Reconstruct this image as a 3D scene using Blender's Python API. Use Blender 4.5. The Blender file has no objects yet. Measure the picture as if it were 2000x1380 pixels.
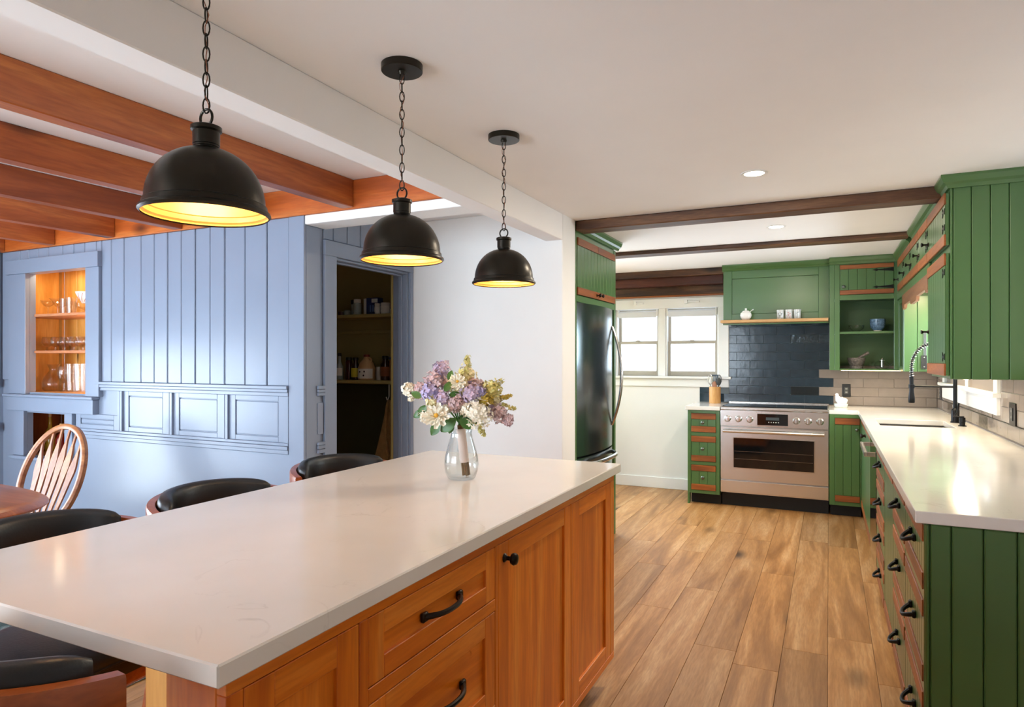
import bpy, math, random
from mathutils import Vector, Matrix

random.seed(7)
scene = bpy.context.scene
COL = scene.collection
R = math.radians

# ------------------------------------------------------------------ camera
CAM_H = 1.36
cd = bpy.data.cameras.new('camera')
cd.sensor_width = 36.0
cd.lens = 36.0 * 1285.3 / 2000.0
cd.shift_y = 11.2 / 2000.0
cd.clip_start = 0.02
cam = bpy.data.objects.new('camera', cd)
cam.location = (0, 0, CAM_H)
cam.rotation_euler = (R(90), 0, R(25.712))
COL.objects.link(cam)
scene.camera = cam

# ------------------------------------------------------------------ world, light, exposure
world = bpy.data.worlds.new('overcast_sky')
scene.world = world
world.use_nodes = True
bg = world.node_tree.nodes['Background']
bg.inputs['Color'].default_value = (0.75, 0.875, 1.0, 1)
bg.inputs['Strength'].default_value = 13.0
scene.view_settings.view_transform = 'Standard'
scene.view_settings.look = 'None'
scene.view_settings.gamma = 1.0
scene.view_settings.use_curve_mapping = False
scene.view_settings.exposure = 0.40
scene.cycles.use_denoising = True
scene.cycles.max_bounces = 9
scene.cycles.diffuse_bounces = 5
scene.cycles.transparent_max_bounces = 24
scene.cycles.sample_clamp_indirect = 6.0

def light_object(name, kind, loc, energy, color, rot=(0, 0, 0), **kw):
    l = bpy.data.lights.new(name, kind)
    l.energy = energy
    l.color = color
    for k, v in kw.items():
        setattr(l, k, v)
    o = bpy.data.objects.new(name, l)
    o.location = loc
    o.rotation_euler = rot
    COL.objects.link(o)
    return o

def window_portal(loc, rot, sx, sy):
    o = light_object('window_daylight', 'AREA', loc, 1.0, (1, 1, 1), rot, shape='RECTANGLE', size=sx, size_y=sy)
    o.data.cycles.is_portal = True
    return o
# daylight openings: window over the floor beyond the fridge, window over the sink, glazed door of the dining side, windows behind the camera
window_portal((-1.55, 7.10, 1.54), (R(-90), 0, 0), 1.1, 0.75)
window_portal((1.03, 5.55, 1.45), (0, R(90), 0), 0.62, 1.8)
window_portal((-5.80, 1.05, .78), (0, R(-90), 0), 1.5, 1.7)
window_portal((-3.55, -2.72, 1.2), (R(90), 0, 0), 3.7, 2.0)
window_portal((-2.50, 5.95, 1.33), (0, R(-90), 0), 1.45, 1.25)

WARM = (1.0, 0.78, 0.50)
WARM_SOFT = (1.0, 0.86, 0.68)

# ------------------------------------------------------------------ materials
def lin(h):
    h = h.lstrip('#')
    out = []
    for i in (0, 2, 4):
        c = int(h[i:i + 2], 16) / 255.0
        out.append(c / 12.92 if c <= 0.04045 else ((c + 0.055) / 1.055) ** 2.4)
    return tuple(out) + (1.0,)

def new_mat(name):
    m = bpy.data.materials.new(name)
    m.use_nodes = True
    nt = m.node_tree
    return m, nt, nt.nodes['Principled BSDF']

def coords(nt, scale=(1, 1, 1), rnd=True, kind='Object'):
    tc = nt.nodes.new('ShaderNodeTexCoord')
    mp = nt.nodes.new('ShaderNodeMapping')
    mp.inputs['Scale'].default_value = scale
    nt.links.new(tc.outputs[kind], mp.inputs['Vector'])
    if rnd:
        oi = nt.nodes.new('ShaderNodeObjectInfo')
        ml = nt.nodes.new('ShaderNodeMath'); ml.operation = 'MULTIPLY'; ml.inputs[1].default_value = 37.0
        nt.links.new(oi.outputs['Random'], ml.inputs[0])
        nt.links.new(ml.outputs[0], mp.inputs['Location'])
    return mp.outputs['Vector']

def noise(nt, vec, scale, detail=4, dist=0.0, rough=0.55):
    n = nt.nodes.new('ShaderNodeTexNoise')
    n.inputs['Scale'].default_value = scale
    n.inputs['Detail'].default_value = detail
    n.inputs['Roughness'].default_value = rough
    n.inputs['Distortion'].default_value = dist
    nt.links.new(vec, n.inputs['Vector'])
    return n.outputs['Fac']

def ramp(nt, fac, stops):
    r = nt.nodes.new('ShaderNodeValToRGB')
    e = r.color_ramp.elements
    while len(e) < len(stops):
        e.new(0.5)
    for el, (p, c) in zip(e, stops):
        el.position = p
        el.color = c
    nt.links.new(fac, r.inputs['Fac'])
    return r.outputs['Color']

def mix(nt, fac, a, b, mode='MIX'):
    m = nt.nodes.new('ShaderNodeMix')
    m.data_type = 'RGBA'
    m.blend_type = mode
    for sock, v in ((m.inputs[0], fac), (m.inputs[6], a), (m.inputs[7], b)):
        if hasattr(v, 'is_linked') or hasattr(v, 'links'):
            nt.links.new(v, sock)
        else:
            sock.default_value = v
    return m.outputs[2]

def bump(nt, bsdf, h, strength, dist=0.01):
    b = nt.nodes.new('ShaderNodeBump')
    b.inputs['Strength'].default_value = strength
    b.inputs['Distance'].default_value = dist
    nt.links.new(h, b.inputs['Height'])
    nt.links.new(b.outputs['Normal'], bsdf.inputs['Normal'])

def plain(name, hexc, rough=0.5, metal=0.0, spec=0.5, var=0.0, vscale=3.0, bmp=0.0, bscale=60.0, emit=None, estr=0.0, coat=0.0, sheen=0.0):
    m, nt, p = new_mat(name)
    c = lin(hexc)
    p.inputs['Base Color'].default_value = c
    p.inputs['Roughness'].default_value = rough
    p.inputs['Metallic'].default_value = metal
    p.inputs['Specular IOR Level'].default_value = spec
    p.inputs['Coat Weight'].default_value = coat
    p.inputs['Coat Roughness'].default_value = 0.3
    p.inputs['Sheen Weight'].default_value = sheen
    if var or bmp:
        v = coords(nt)
        if var:
            f = noise(nt, v, vscale, 5)
            d = tuple(x * (1 - var) for x in c[:3]) + (1,)
            l = tuple(min(1, x * (1 + var)) for x in c[:3]) + (1,)
            nt.links.new(ramp(nt, f, [(0.3, d), (0.7, l)]), p.inputs['Base Color'])
        if bmp:
            bump(nt, p, noise(nt, v, bscale, 3), bmp, 0.004)
    if emit:
        p.inputs['Emission Color'].default_value = lin(emit)
        p.inputs['Emission Strength'].default_value = estr
    return m

def wood(name, dark, mid, light, axis='y', rough=0.4, ring=7.0, knots=0.0, value_var=0.15, coat=0.0, bmp=0.1):
    m, nt, p = new_mat(name)
    lo, hi = 0.09, 1.0
    sc = {'x': (lo, hi, hi), 'y': (hi, lo, hi), 'z': (hi, hi, lo)}[axis]
    v = coords(nt, sc)
    f = noise(nt, v, ring, 5, 1.6)
    fine = noise(nt, v, ring * 16, 3, 0.2)
    col = ramp(nt, f, [(0.28, lin(dark)), (0.5, lin(mid)), (0.74, lin(light))])
    col = mix(nt, ramp(nt, fine, [(0.35, (0.6, 0.6, 0.6, 1)), (0.62, (1, 1, 1, 1))]), lin(dark), col)
    if knots:
        kv = coords(nt, {'x': (.45, 1, 1), 'y': (1, .45, 1), 'z': (1, 1, .45)}[axis])
        vo = nt.nodes.new('ShaderNodeTexVoronoi')
        vo.inputs['Scale'].default_value = knots
        nt.links.new(kv, vo.inputs['Vector'])
        kf = ramp(nt, vo.outputs['Distance'], [(0.03, (1, 1, 1, 1)), (0.16, (0, 0, 0, 1))])
        dk = tuple(x * 0.3 for x in lin(dark)[:3]) + (1,)
        col = mix(nt, kf, col, dk)
    oi = nt.nodes.new('ShaderNodeObjectInfo')
    hs = nt.nodes.new('ShaderNodeHueSaturation')
    mr = nt.nodes.new('ShaderNodeMapRange')
    mr.inputs['To Min'].default_value = 1 - value_var
    mr.inputs['To Max'].default_value = 1 + value_var
    nt.links.new(oi.outputs['Random'], mr.inputs['Value'])
    nt.links.new(mr.outputs['Result'], hs.inputs['Value'])
    nt.links.new(col, hs.inputs['Color'])
    nt.links.new(hs.outputs['Color'], p.inputs['Base Color'])
    p.inputs['Roughness'].default_value = rough
    p.inputs['Coat Weight'].default_value = coat
    p.inputs['Coat Roughness'].default_value = 0.15
    if bmp:
        bump(nt, p, fine, bmp, 0.003)
    return m

def thin_glass(name, tint='ffffff', edge=0.55, rough=0.02, power=3.0):
    """clear thin sheet: mostly straight-through, mirror-like towards grazing angles"""
    m, nt, p = new_mat(name)
    nt.nodes.remove(p)
    out = nt.nodes['Material Output']
    tr = nt.nodes.new('ShaderNodeBsdfTransparent'); tr.inputs['Color'].default_value = lin(tint)
    gl = nt.nodes.new('ShaderNodeBsdfGlossy'); gl.inputs['Roughness'].default_value = rough
    lw = nt.nodes.new('ShaderNodeLayerWeight'); lw.inputs['Blend'].default_value = 0.5
    pw_ = nt.nodes.new('ShaderNodeMath'); pw_.operation = 'POWER'; pw_.inputs[1].default_value = power
    ma = nt.nodes.new('ShaderNodeMath'); ma.operation = 'MULTIPLY_ADD'; ma.inputs[1].default_value = edge; ma.inputs[2].default_value = 0.04
    nt.links.new(lw.outputs['Facing'], pw_.inputs[0]); nt.links.new(pw_.outputs[0], ma.inputs[0])
    mx = nt.nodes.new('ShaderNodeMixShader')
    nt.links.new(ma.outputs[0], mx.inputs[0])
    nt.links.new(tr.outputs[0], mx.inputs[1])
    nt.links.new(gl.outputs[0], mx.inputs[2])
    nt.links.new(mx.outputs[0], out.inputs['Surface'])
    return m

def glow(name, hexc, strength):
    m, nt, p = new_mat(name)
    p.inputs['Base Color'].default_value = lin(hexc)
    p.inputs['Emission Color'].default_value = lin(hexc)
    p.inputs['Emission Strength'].default_value = strength
    return m

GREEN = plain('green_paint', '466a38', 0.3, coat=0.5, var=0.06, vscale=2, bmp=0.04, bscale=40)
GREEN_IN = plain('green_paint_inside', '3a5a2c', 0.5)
BLUE = plain('blue_paint', '8490a3', 0.28, var=0.04, vscale=2, bmp=0.05, bscale=30)
WHITEWALL = plain('white_wall_paint', 'eeedea', 0.7, var=0.015, bmp=0.04, bscale=90)
CEIL = plain('ceiling_paint', 'f5f4f3', 0.8, var=0.012, bmp=0.03, bscale=70)
TRIMW = plain('white_trim_paint', 'f0f0ee', 0.35)
QUARTZ = None
BAR = {a: wood('reclaimed_wood_bar_' + a, '683414', '92501f', 'ae6830', a, 0.42, 9, value_var=0.18) for a in 'xyz'}
CHERRY = {a: wood('cherry_wood_' + a, 'bc5608', 'e8811c', 'f2a248', a, 0.33, 6, value_var=0.10, coat=0.08, bmp=0.04) for a in 'xyz'}
BEAM_D = wood('dark_stained_beam', '2e1a10', '583722', '86603f', 'x', 0.5, 9, knots=3.0, value_var=0.06, bmp=0.4)
JOIST = wood('red_stained_joist', '783414', 'ac5a26', 'c87838', 'y', 0.42, 5, knots=3.2, value_var=0.10, bmp=0.25)
HEADBEAM = wood('orange_stained_beam', '8e4014', 'b6581c', 'cc7838', 'x', 0.42, 5, knots=3.2, value_var=0.04, bmp=0.3)
VALANCE = wood('weathered_brown_wood', '5a3822', '7e5434', '9a6c46', 'y', 0.5, 9, value_var=0.05, bmp=0.3)
PINE = {a: wood('knotty_pine_' + a, 'c48434', 'e0a856', 'edc07a', a, 0.45, 5, knots=5.0, value_var=0.05) for a in 'xyz'}
OAK = {a: wood('golden_oak_' + a, '8c4a20', 'b47440', 'cc9058', a, 0.35, 10, value_var=0.05, coat=0.2) for a in 'xyz'}
TABLEWOOD = wood('red_brown_table_wood', '7e3c18', 'a45826', 'b86e38', 'x', 0.3, 7, value_var=0.03, coat=0.3)
STOOLWOOD = wood('warm_cherry_stool_wood', '7a3612', 'a8541e', 'c06c2c', 'x', 0.3, 7, value_var=0.03, coat=0.3)
SHELFOAK = wood('pale_oak_shelf', 'b08450', 'cda06a', 'dcb684', 'x', 0.5, 9, value_var=0.02)
BAMBOO = wood('bamboo', 'b8793c', 'd8a262', 'e6bb82', 'z', 0.4, 14, value_var=0.02)
PLANK = wood('floor_oak_plank', '825628', 'ae7e4a', 'c89f70', 'y', 0.44, 8, knots=2.4, value_var=0.17, coat=0.0, bmp=0.12)
IRON = plain('black_iron', '1a1917', 0.42, 0.7)
BRONZE = plain('dark_bronze', '2c2622', 0.32, 0.85)
PEWTER = plain('pewter_knob', '6a7068', 0.28, 0.9)
STEEL = plain('brushed_steel', 'd2cec9', 0.27, 1.0, var=0.05, vscale=1.5)
STEEL_B = plain('bright_steel', 'd2cfca', 0.2, 1.0)
FRIDGE = plain('black_stainless', '70787c', 0.18, 0.95)
BLACKGLASS = plain('black_glass', '0c0e10', 0.05, spec=0.6)
BLACK = plain('matte_black_plastic', '101112', 0.5)
KICK = plain('black_kick_paint', '0d0d0f', 0.6)
LEATHER = plain('black_leather', '16181a', 0.36, bmp=0.12, bscale=140)
SHADE = plain('black_lamp_enamel', '2e2a23', 0.32, 0.75)
GOLD = plain('gold_leaf_inside', 'e8b262', 0.38, 0.45)
WHITECER = plain('white_ceramic', 'f2f0ec', 0.15)
MINT = plain('pale_mint_ceramic', 'dfe9e2', 0.18)
OLIVE = plain('olive_pantry_paint', 'a3935a', 0.6)
PANTRY_SHADE = plain('dark_green_pantry_shade', '3a3a20', 0.7)  # darker colour carries the shade below the lower shelf
SLATE = plain('slate_blue_tile_glaze', '26353f', 0.16, var=0.18, vscale=14, bmp=0.25, bscale=16)
TAUPE = plain('taupe_tile_glaze', '867b72', 0.14, var=0.07, vscale=10, bmp=0.2, bscale=16)
GROUT_D = plain('grey_grout', '6a7276', 0.9)
GROUT_L = plain('taupe_grout', '8c8178', 0.9)
PANE = thin_glass('window_glass', 'ffffff', 0.3)
PANE_DIMMED = thin_glass('dimming_tint_window_glass', 'b8b8b8', 0.3)  # grey tint added to dim the bright sky behind the back window
GLASS = thin_glass('clear_glassware', 'fbfbfb', 0.6, 0.03, 2.2)
VASEGLASS = thin_glass('vase_glass', 'fafcfc', 0.75, 0.01, 2.6)

def quartz():
    m, nt, p = new_mat('white_quartz')
    v = coords(nt, rnd=False)
    w = nt.nodes.new('ShaderNodeTexNoise')
    w.inputs['Scale'].default_value = 3.2; w.inputs['Detail'].default_value = 7; w.inputs['Distortion'].default_value = 1.2
    nt.links.new(v, w.inputs['Vector'])
    # thin broken veins where the noise crosses the middle
    sub = nt.nodes.new('ShaderNodeMath'); sub.operation = 'SUBTRACT'; sub.inputs[1].default_value = 0.5
    ab = nt.nodes.new('ShaderNodeMath'); ab.operation = 'ABSOLUTE'
    nt.links.new(w.outputs['Fac'], sub.inputs[0]); nt.links.new(sub.outputs[0], ab.inputs[0])
    vein = ramp(nt, ab.outputs[0], [(0.0, (1, 1, 1, 1)), (0.008, (0, 0, 0, 1))])
    gate = ramp(nt, noise(nt, v, 3.0, 2), [(0.54, (0, 0, 0, 1)), (0.68, (0.28, 0.28, 0.28, 1))])
    f = mix(nt, 1.0, vein, gate, 'MULTIPLY')
    base = ramp(nt, noise(nt, v, 2.2, 4), [(0.3, lin('e9e4db')), (0.7, lin('f1ede6'))])
    nt.links.new(mix(nt, f, base, lin('a89f94')), p.inputs['Base Color'])
    p.inputs['Roughness'].default_value = 0.13
    return m
QUARTZ = quartz()

def rug_mat():
    m, nt, p = new_mat('grey_green_rug_wool')
    v = coords(nt, rnd=False)
    a = ramp(nt, noise(nt, v, 9, 5, 0.6), [(0.35, lin('3f5350')), (0.5, lin('6f7f7c')), (0.62, lin('9aa19c')), (0.72, lin('a08078'))])
    b = ramp(nt, noise(nt, v, 220, 2), [(0.35, (0.55, 0.55, 0.55, 1)), (0.65, (1, 1, 1, 1))])
    nt.links.new(mix(nt, 1.0, a, b, 'MULTIPLY'), p.inputs['Base Color'])
    p.inputs['Roughness'].default_value = 0.95
    bump(nt, p, noise(nt, v, 260, 2), 0.8, 0.006)
    return m
RUG = rug_mat()

# ------------------------------------------------------------------ mesh helpers
ORG = {}   # world origin of a parent built in world coordinates; things built in their own frame have (0,0,0)

_CH_C = [(sx, sy, sz) for sx in (-1, 1) for sy in (-1, 1) for sz in (-1, 1)]
def _ch_faces():
    idx = {c: i for i, c in enumerate(_CH_C)}
    f = []
    for a in range(3):
        b, c = (a + 1) % 3, (a + 2) % 3
        for s in (-1, 1):
            ring = []
            for sb, sc in ((-1, -1), (1, -1), (1, 1), (-1, 1)):
                k = [0, 0, 0]; k[a] = s; k[b] = sb; k[c] = sc
                ring.append(idx[tuple(k)] * 3 + a)
            f.append(ring if s > 0 else ring[::-1])
    for k in range(3):
        a, b = (k + 1) % 3, (k + 2) % 3
        for sa in (-1, 1):
            for sb in (-1, 1):
                q = []
                for sk in (-1, 1):
                    t = [0, 0, 0]; t[k] = sk; t[a] = sa; t[b] = sb
                    q.append(idx[tuple(t)])
                face = [q[0] * 3 + a, q[1] * 3 + a, q[1] * 3 + b, q[0] * 3 + b]
                f.append(face if sa * sb < 0 else face[::-1])
    for c in _CH_C:
        t = [idx[c] * 3, idx[c] * 3 + 1, idx[c] * 3 + 2]
        f.append(t if c[0] * c[1] * c[2] > 0 else t[::-1])
    return f
_CHF = _ch_faces()

class MB:
    def __init__(s):
        s.v, s.f = [], []
    def add(s, verts, faces):
        o = len(s.v)
        s.v += [tuple(p) for p in verts]
        s.f += [[i + o for i in f] for f in faces]
        return s
    def box(s, x0, x1, y0, y1, z0, z1, ch=0.0):
        if x0 > x1: x0, x1 = x1, x0
        if y0 > y1: y0, y1 = y1, y0
        if z0 > z1: z0, z1 = z1, z0
        ch = min(ch, (x1 - x0) * .45, (y1 - y0) * .45, (z1 - z0) * .45)
        if ch <= 0:
            v = [(x, y, z) for x in (x0, x1) for y in (y0, y1) for z in (z0, z1)]
            return s.add(v, [[0, 1, 3, 2], [4, 6, 7, 5], [0, 4, 5, 1], [2, 3, 7, 6], [0, 2, 6, 4], [1, 5, 7, 3]])
        lo, hi = (x0, y0, z0), (x1, y1, z1)
        v = []
        for c in _CH_C:
            for a in range(3):
                v.append(tuple((hi[k] if c[k] > 0 else lo[k]) - (0 if k == a else c[k] * ch) for k in range(3)))
        return s.add(v, _CHF)
    def cyl(s, p0, p1, r0, r1=None, n=16, caps=True):
        r1 = r0 if r1 is None else r1
        return s.tube([p0, p1], [r0, r1], n, caps)
    def tube(s, pts, rad, n=10, caps=True, closed=False):
        pts = [Vector(p) for p in pts]
        rad = rad if isinstance(rad, (list, tuple)) else [rad] * len(pts)
        m = len(pts)
        ref = None
        rings = []
        for i in range(m):
            if closed:
                d = pts[(i + 1) % m] - pts[i - 1]
            else:
                d = pts[min(i + 1, m - 1)] - pts[max(i - 1, 0)]
            d.normalize()
            if ref is None:
                ref = Vector((0, 0, 1)) if abs(d.z) < 0.9 else Vector((1, 0, 0))
            a = ref - d * ref.dot(d)
            if a.length < 1e-5:
                a = d.orthogonal()
            a.normalize()
            b = d.cross(a)
            ref = a
            rings.append([pts[i] + (a * math.cos(t) + b * math.sin(t)) * rad[i] for t in [2 * math.pi * k / n for k in range(n)]])
        v = [p for r_ in rings for p in r_]
        f = []
        for i in range(m if closed else m - 1):
            j = (i + 1) % m
            for k in range(n):
                l = (k + 1) % n
                f.append([i * n + k, i * n + l, j * n + l, j * n + k])
        if caps and not closed:
            f.append(list(range(n))[::-1])
            f.append([(m - 1) * n + k for k in range(n)])
        return s.add(v, f)
    def lathe(s, prof, c=(0, 0, 0), n=24, close=False):
        """prof: (radius, z) from bottom to top on the outside"""
        v, f = [], []
        m = len(prof)
        for r_, z in prof:
            for k in range(n):
                t = 2 * math.pi * k / n
                v.append((c[0] + r_ * math.cos(t), c[1] + r_ * math.sin(t), c[2] + z))
        for i in range(m if close else m - 1):
            j = (i + 1) % m
            for k in range(n):
                l = (k + 1) % n
                f.append([i * n + k, i * n + l, j * n + l, j * n + k])
        if not close:
            if prof[0][0] > 1e-6: f.append(list(range(n))[::-1])
            if prof[-1][0] > 1e-6: f.append([(m - 1) * n + k for k in range(n)])
        return s.add(v, f)
    def prism(s, poly, fn0, fn1):
        """poly 2-D; fn0/fn1 turn (a,b) into the two ends"""
        n = len(poly)
        v = [fn0(*p) for p in poly] + [fn1(*p) for p in poly]
        f = [list(range(n))[::-1], [n + i for i in range(n)]]
        f += [[i, (i + 1) % n, n + (i + 1) % n, n + i] for i in range(n)]
        return s.add(v, f)
    def sweep(s, path, prof, caps=True, closed=False):
        """path: list of (point, side-vector, up-vector); prof: list of (a,b)"""
        n, m = len(prof), len(path)
        v = []
        for p, a, b in path:
            p, a, b = Vector(p), Vector(a), Vector(b)
            v += [p + a * q[0] + b * q[1] for q in prof]
        f = []
        for i in range(m if closed else m - 1):
            j = (i + 1) % m
            for k in range(n):
                l = (k + 1) % n
                f.append([i * n + k, i * n + l, j * n + l, j * n + k])
        if caps and not closed:
            f.append(list(range(n))[::-1]); f.append([(m - 1) * n + k for k in range(n)])
        return s.add(v, f)
    def ball(s, c, r_, n=14, m=8, sq=(1, 1, 1)):
        prof = [(max(1e-4, math.sin(math.pi * i / m)), -math.cos(math.pi * i / m)) for i in range(m + 1)]
        v, f = [], []
        for a, z in prof:
            for k in range(n):
                t = 2 * math.pi * k / n
                v.append((c[0] + r_ * sq[0] * a * math.cos(t), c[1] + r_ * sq[1] * a * math.sin(t), c[2] + r_ * sq[2] * z))
        for i in range(m):
            for k in range(n):
                l = (k + 1) % n
                f.append([i * n + k, i * n + l, (i + 1) * n + l, (i + 1) * n + k])
        return s.add(v, f)
    def xform(s, M):
        s.v = [tuple(M @ Vector(p)) for p in s.v]
        return s
    def build(s, name, mat, parent=None, smooth=False, recalc=True, sharp=40):
        xs = list(zip(*s.v))
        c = Vector([(min(a) + max(a)) / 2 for a in xs])
        me = bpy.data.meshes.new(name)
        me.from_pydata([Vector(p) - c for p in s.v], [], s.f)
        if recalc:
            import bmesh
            bm = bmesh.new(); bm.from_mesh(me)
            bmesh.ops.recalc_face_normals(bm, faces=bm.faces)
            bm.to_mesh(me); bm.free()
        if smooth:
            me.polygons.foreach_set('use_smooth', [True] * len(me.polygons))
            me.set_sharp_from_angle(angle=R(sharp))
        me.materials.append(mat)
        me.update()
        o = bpy.data.objects.new(name, me)
        COL.objects.link(o)
        po = Vector((0, 0, 0))
        if parent is not None:
            o.parent = parent
            po = ORG.get(parent, Vector((0, 0, 0)))
        o.location = c - po
        ORG[o] = c
        return o

def tag(o, label, cat, group=None):
    o['label'] = label
    o['category'] = cat
    if group: o['group'] = group
    return o

def thing(name, label, cat, loc, group=None, rz=0.0, local=False, parent=None):
    o = bpy.data.objects.new(name, None)
    o.empty_display_size = 0.05
    COL.objects.link(o)
    o.location = loc
    o.rotation_euler = (0, 0, rz)
    ORG[o] = Vector((0, 0, 0)) if local else Vector(loc)
    if label: tag(o, label, cat, group)
    return o

def structure(o):
    o['kind'] = 'structure'
    return o

def struct_empty(name, loc):
    o = bpy.data.objects.new(name, None); o.empty_display_size = 0.05
    COL.objects.link(o); o.location = loc; ORG[o] = Vector(loc)
    return structure(o)

def dup(root, loc, rz=0.0, label=None, group=None):
    r = root.copy(); COL.objects.link(r)
    r.location = loc; r.rotation_euler = (0, 0, rz)
    if label: r['label'] = label
    if group: r['group'] = group
    for ch in list(root.children):
        c = ch.copy(); COL.objects.link(c); c.parent = r
        for g in list(ch.children):
            d = g.copy(); COL.objects.link(d); d.parent = c
    return r

def wall_boxes(mb, axis, a0, a1, t0, t1, z0, z1, holes):
    """wall running along axis ('x' or 'y') from a0 to a1, thickness t0..t1, with rectangular holes (h0,h1,hz0,hz1)"""
    cuts = sorted({a0, a1} | {h for q in holes for h in q[:2]})
    for p, q in zip(cuts, cuts[1:]):
        m_ = (p + q) / 2
        zs = sorted([(h[2], h[3]) for h in holes if h[0] < m_ < h[1]])
        z = z0
        for ha, hb in zs + [(z1, z1)]:
            if ha > z + 1e-6:
                if axis == 'x': mb.box(p, q, t0, t1, z, ha)
                else: mb.box(t0, t1, p, q, z, ha)
            z = max(z, hb)
    return mb

# a flat front and its pieces: face = (normal, coordinate). u runs along the front, n stands out of it
def fbox(mb, face, u0, u1, n0, n1, z0, z1, ch=0.0):
    k, c = face
    if k == '-y': return mb.box(u0, u1, c - n1, c - n0, z0, z1, ch)
    if k == '-x': return mb.box(c - n1, c - n0, u0, u1, z0, z1, ch)
    if k == '+x': return mb.box(c + n0, c + n1, u0, u1, z0, z1, ch)
def fpt(face, u, n, z):
    k, c = face
    return (u, c - n, z) if k == '-y' else ((c - n, u, z) if k == '-x' else (c + n, u, z))
def fpiece(name, face, u0, u1, n0, n1, z0, z1, mat, parent, ch=0.002):
    return fbox(MB(), face, u0, u1, n0, n1, z0, z1, ch).build(name, mat, parent, recalc=False)
def fprism(name, face, poly, n0, n1, mat, parent):
    return MB().prism(poly, lambda a, b: fpt(face, a, n0, b), lambda a, b: fpt(face, a, n1, b)).build(name, mat, parent)
def faxis(face): return 'x' if face[0] == '-y' else 'y'

def flathe(name, face, u, z, prof, mat, parent, n=16):
    """lathe whose axis points out of the front; prof (radius, n)"""
    mb = MB()
    m = len(prof)
    v, f = [], []
    for r_, d in prof:
        for k in range(n):
            t = 2 * math.pi * k / n
            v.append(fpt(face, u + r_ * math.cos(t), d, z + r_ * math.sin(t)))
    for i in range(m - 1):
        for k in range(n):
            l = (k + 1) % n
            f.append([i * n + k, i * n + l, (i + 1) * n + l, (i + 1) * n + k])
    f.append(list(range(n))); f.append([(m - 1) * n + k for k in range(n)])
    mb.add(v, f)
    return mb.build(name, mat, parent, smooth=True)

def knob(face, u, z, n0, mat, parent, r_=0.016):
    return flathe('knob', face, u, z, [(r_ * .75, n0), (r_ * .7, n0 + .003), (r_ * .35, n0 + .008), (r_ * .38, n0 + .018), (r_ * .95, n0 + .023), (r_, n0 + .029), (r_ * .8, n0 + .034), (r_ * .3, n0 + .037)], mat, parent)

def bow_pull(face, u, z, n0, L, mat, parent, drop=0.0):
    """arched pull: two feet and a bowed flat bar"""
    mb = MB()
    pts, rad = [], []
    for i in range(13):
        t = -1 + 2 * i / 12
        pts.append(fpt(face, u + t * L / 2, n0 + 0.004 + 0.030 * (1 - abs(t) ** 2.6), z - drop * (1 - t * t)))
        rad.append(0.0062 + 0.002 * abs(t) ** 3)
    mb.tube(pts, rad, 8)
    for t in (-1, 1):
        fbox(mb, face, u + t * L / 2 - .011, u + t * L / 2 + .011, n0, n0 + .011, z - .011, z + .011, .003)
    return mb.build('pull', mat, parent, smooth=True)

# ================================================================== THE SETTING
CZ = 2.272          # kitchen ceiling
DZ = 2.317          # dining ceiling
XR, YB = 0.88, 6.95
XF = -1.504         # plane of the fridge wall
YD = 2.805          # blue dining wall
XP = -2.634         # pantry wall
YW = 3.856          # white wall beside the pantry
XL, YN = -5.63, -2.58

# floor: planks along y
floor = structure(MB().box(-5.75, 1.0, -2.7, 7.07, -0.08, -0.012).build('floor', plain('floor_gap', '3a2a1c', 0.9)))
pw = 0.192
i0 = -1.541
k = math.floor((-5.75 - i0) / pw)
while i0 + k * pw < 0.9:
    xa = max(i0 + k * pw, -5.74); xb = min(i0 + (k + 1) * pw, 0.99)
    y = -2.68 - random.random() * 1.4
    while y < 7.05:
        L = random.choice((1.15, 1.4, 1.75, 2.05))
        ya, yb = max(y, -2.68), min(y + L, 7.05)
        if yb - ya > 0.05 and xb - xa > 0.02:
            MB().box(xa + .0006, xb - .0006, ya + .0006, yb - .0006, -0.012, 0.0, 0.0012).build('plank', PLANK, floor, recalc=False)
        y += L
    k += 1

structure(MB().box(-1.62, 1.0, -2.7, 7.07, CZ, CZ + .15).build('ceiling', CEIL))
structure(MB().box(-5.75, -1.62, -2.7, 4.72, DZ, DZ + .105).build('ceiling_dining', CEIL))
structure(MB().box(-2.45, -1.62, 4.72, 7.07, CZ, CZ + .15).build('ceiling_alcove', CEIL))
structure(MB().box(-1.62, XF, -2.58, YW, 2.108, CZ, .004).build('trim_1', CEIL))
structure(MB().box(XP, -1.62, YD, YD + .165, 2.112, 2.162, .003).box(XP, -1.62, YD + .02, YD + .165, 2.162, DZ).build('trim_2', TRIMW))

# right wall with the window over the sink
W2 = (4.66, 6.46, 1.165, 1.76)
wall_right = structure(wall_boxes(MB(), 'y', -2.7, 7.07, XR, 1.0, 0, CZ, [W2]).build('wall_right', WHITEWALL))
W1 = (-2.09, -1.01, 1.183, 1.893)
wall_back = structure(wall_boxes(MB(), 'x', -2.45, 1.0, YB, 7.07, 0, CZ, [W1]).build('wall_back', WHITEWALL))
D3 = (5.32, 6.58, .6, 2.05)
structure(wall_boxes(MB(), 'y', 4.09, YB, -2.45, -2.33, 0, CZ, [D3]).build('wall_alcove', WHITEWALL))
structure(MB().box(-2.75, XF, YW, 4.085, 0, DZ, .006).build('wall_passage', WHITEWALL))
D1 = (.2, 1.9, .04, 1.52)
wall_left = structure(wall_boxes(MB(), 'y', -2.7, 4.72, -5.75, XL, 0, DZ, [D1]).build('wall_left', BLUE))
WF1 = (-5.4, -1.7, .2, 2.2)
wall_front = structure(wall_boxes(MB(), 'x', -5.75, -1.5, -2.7, YN, 0, DZ, [WF1]).build('wall_front', WHITEWALL))

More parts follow.
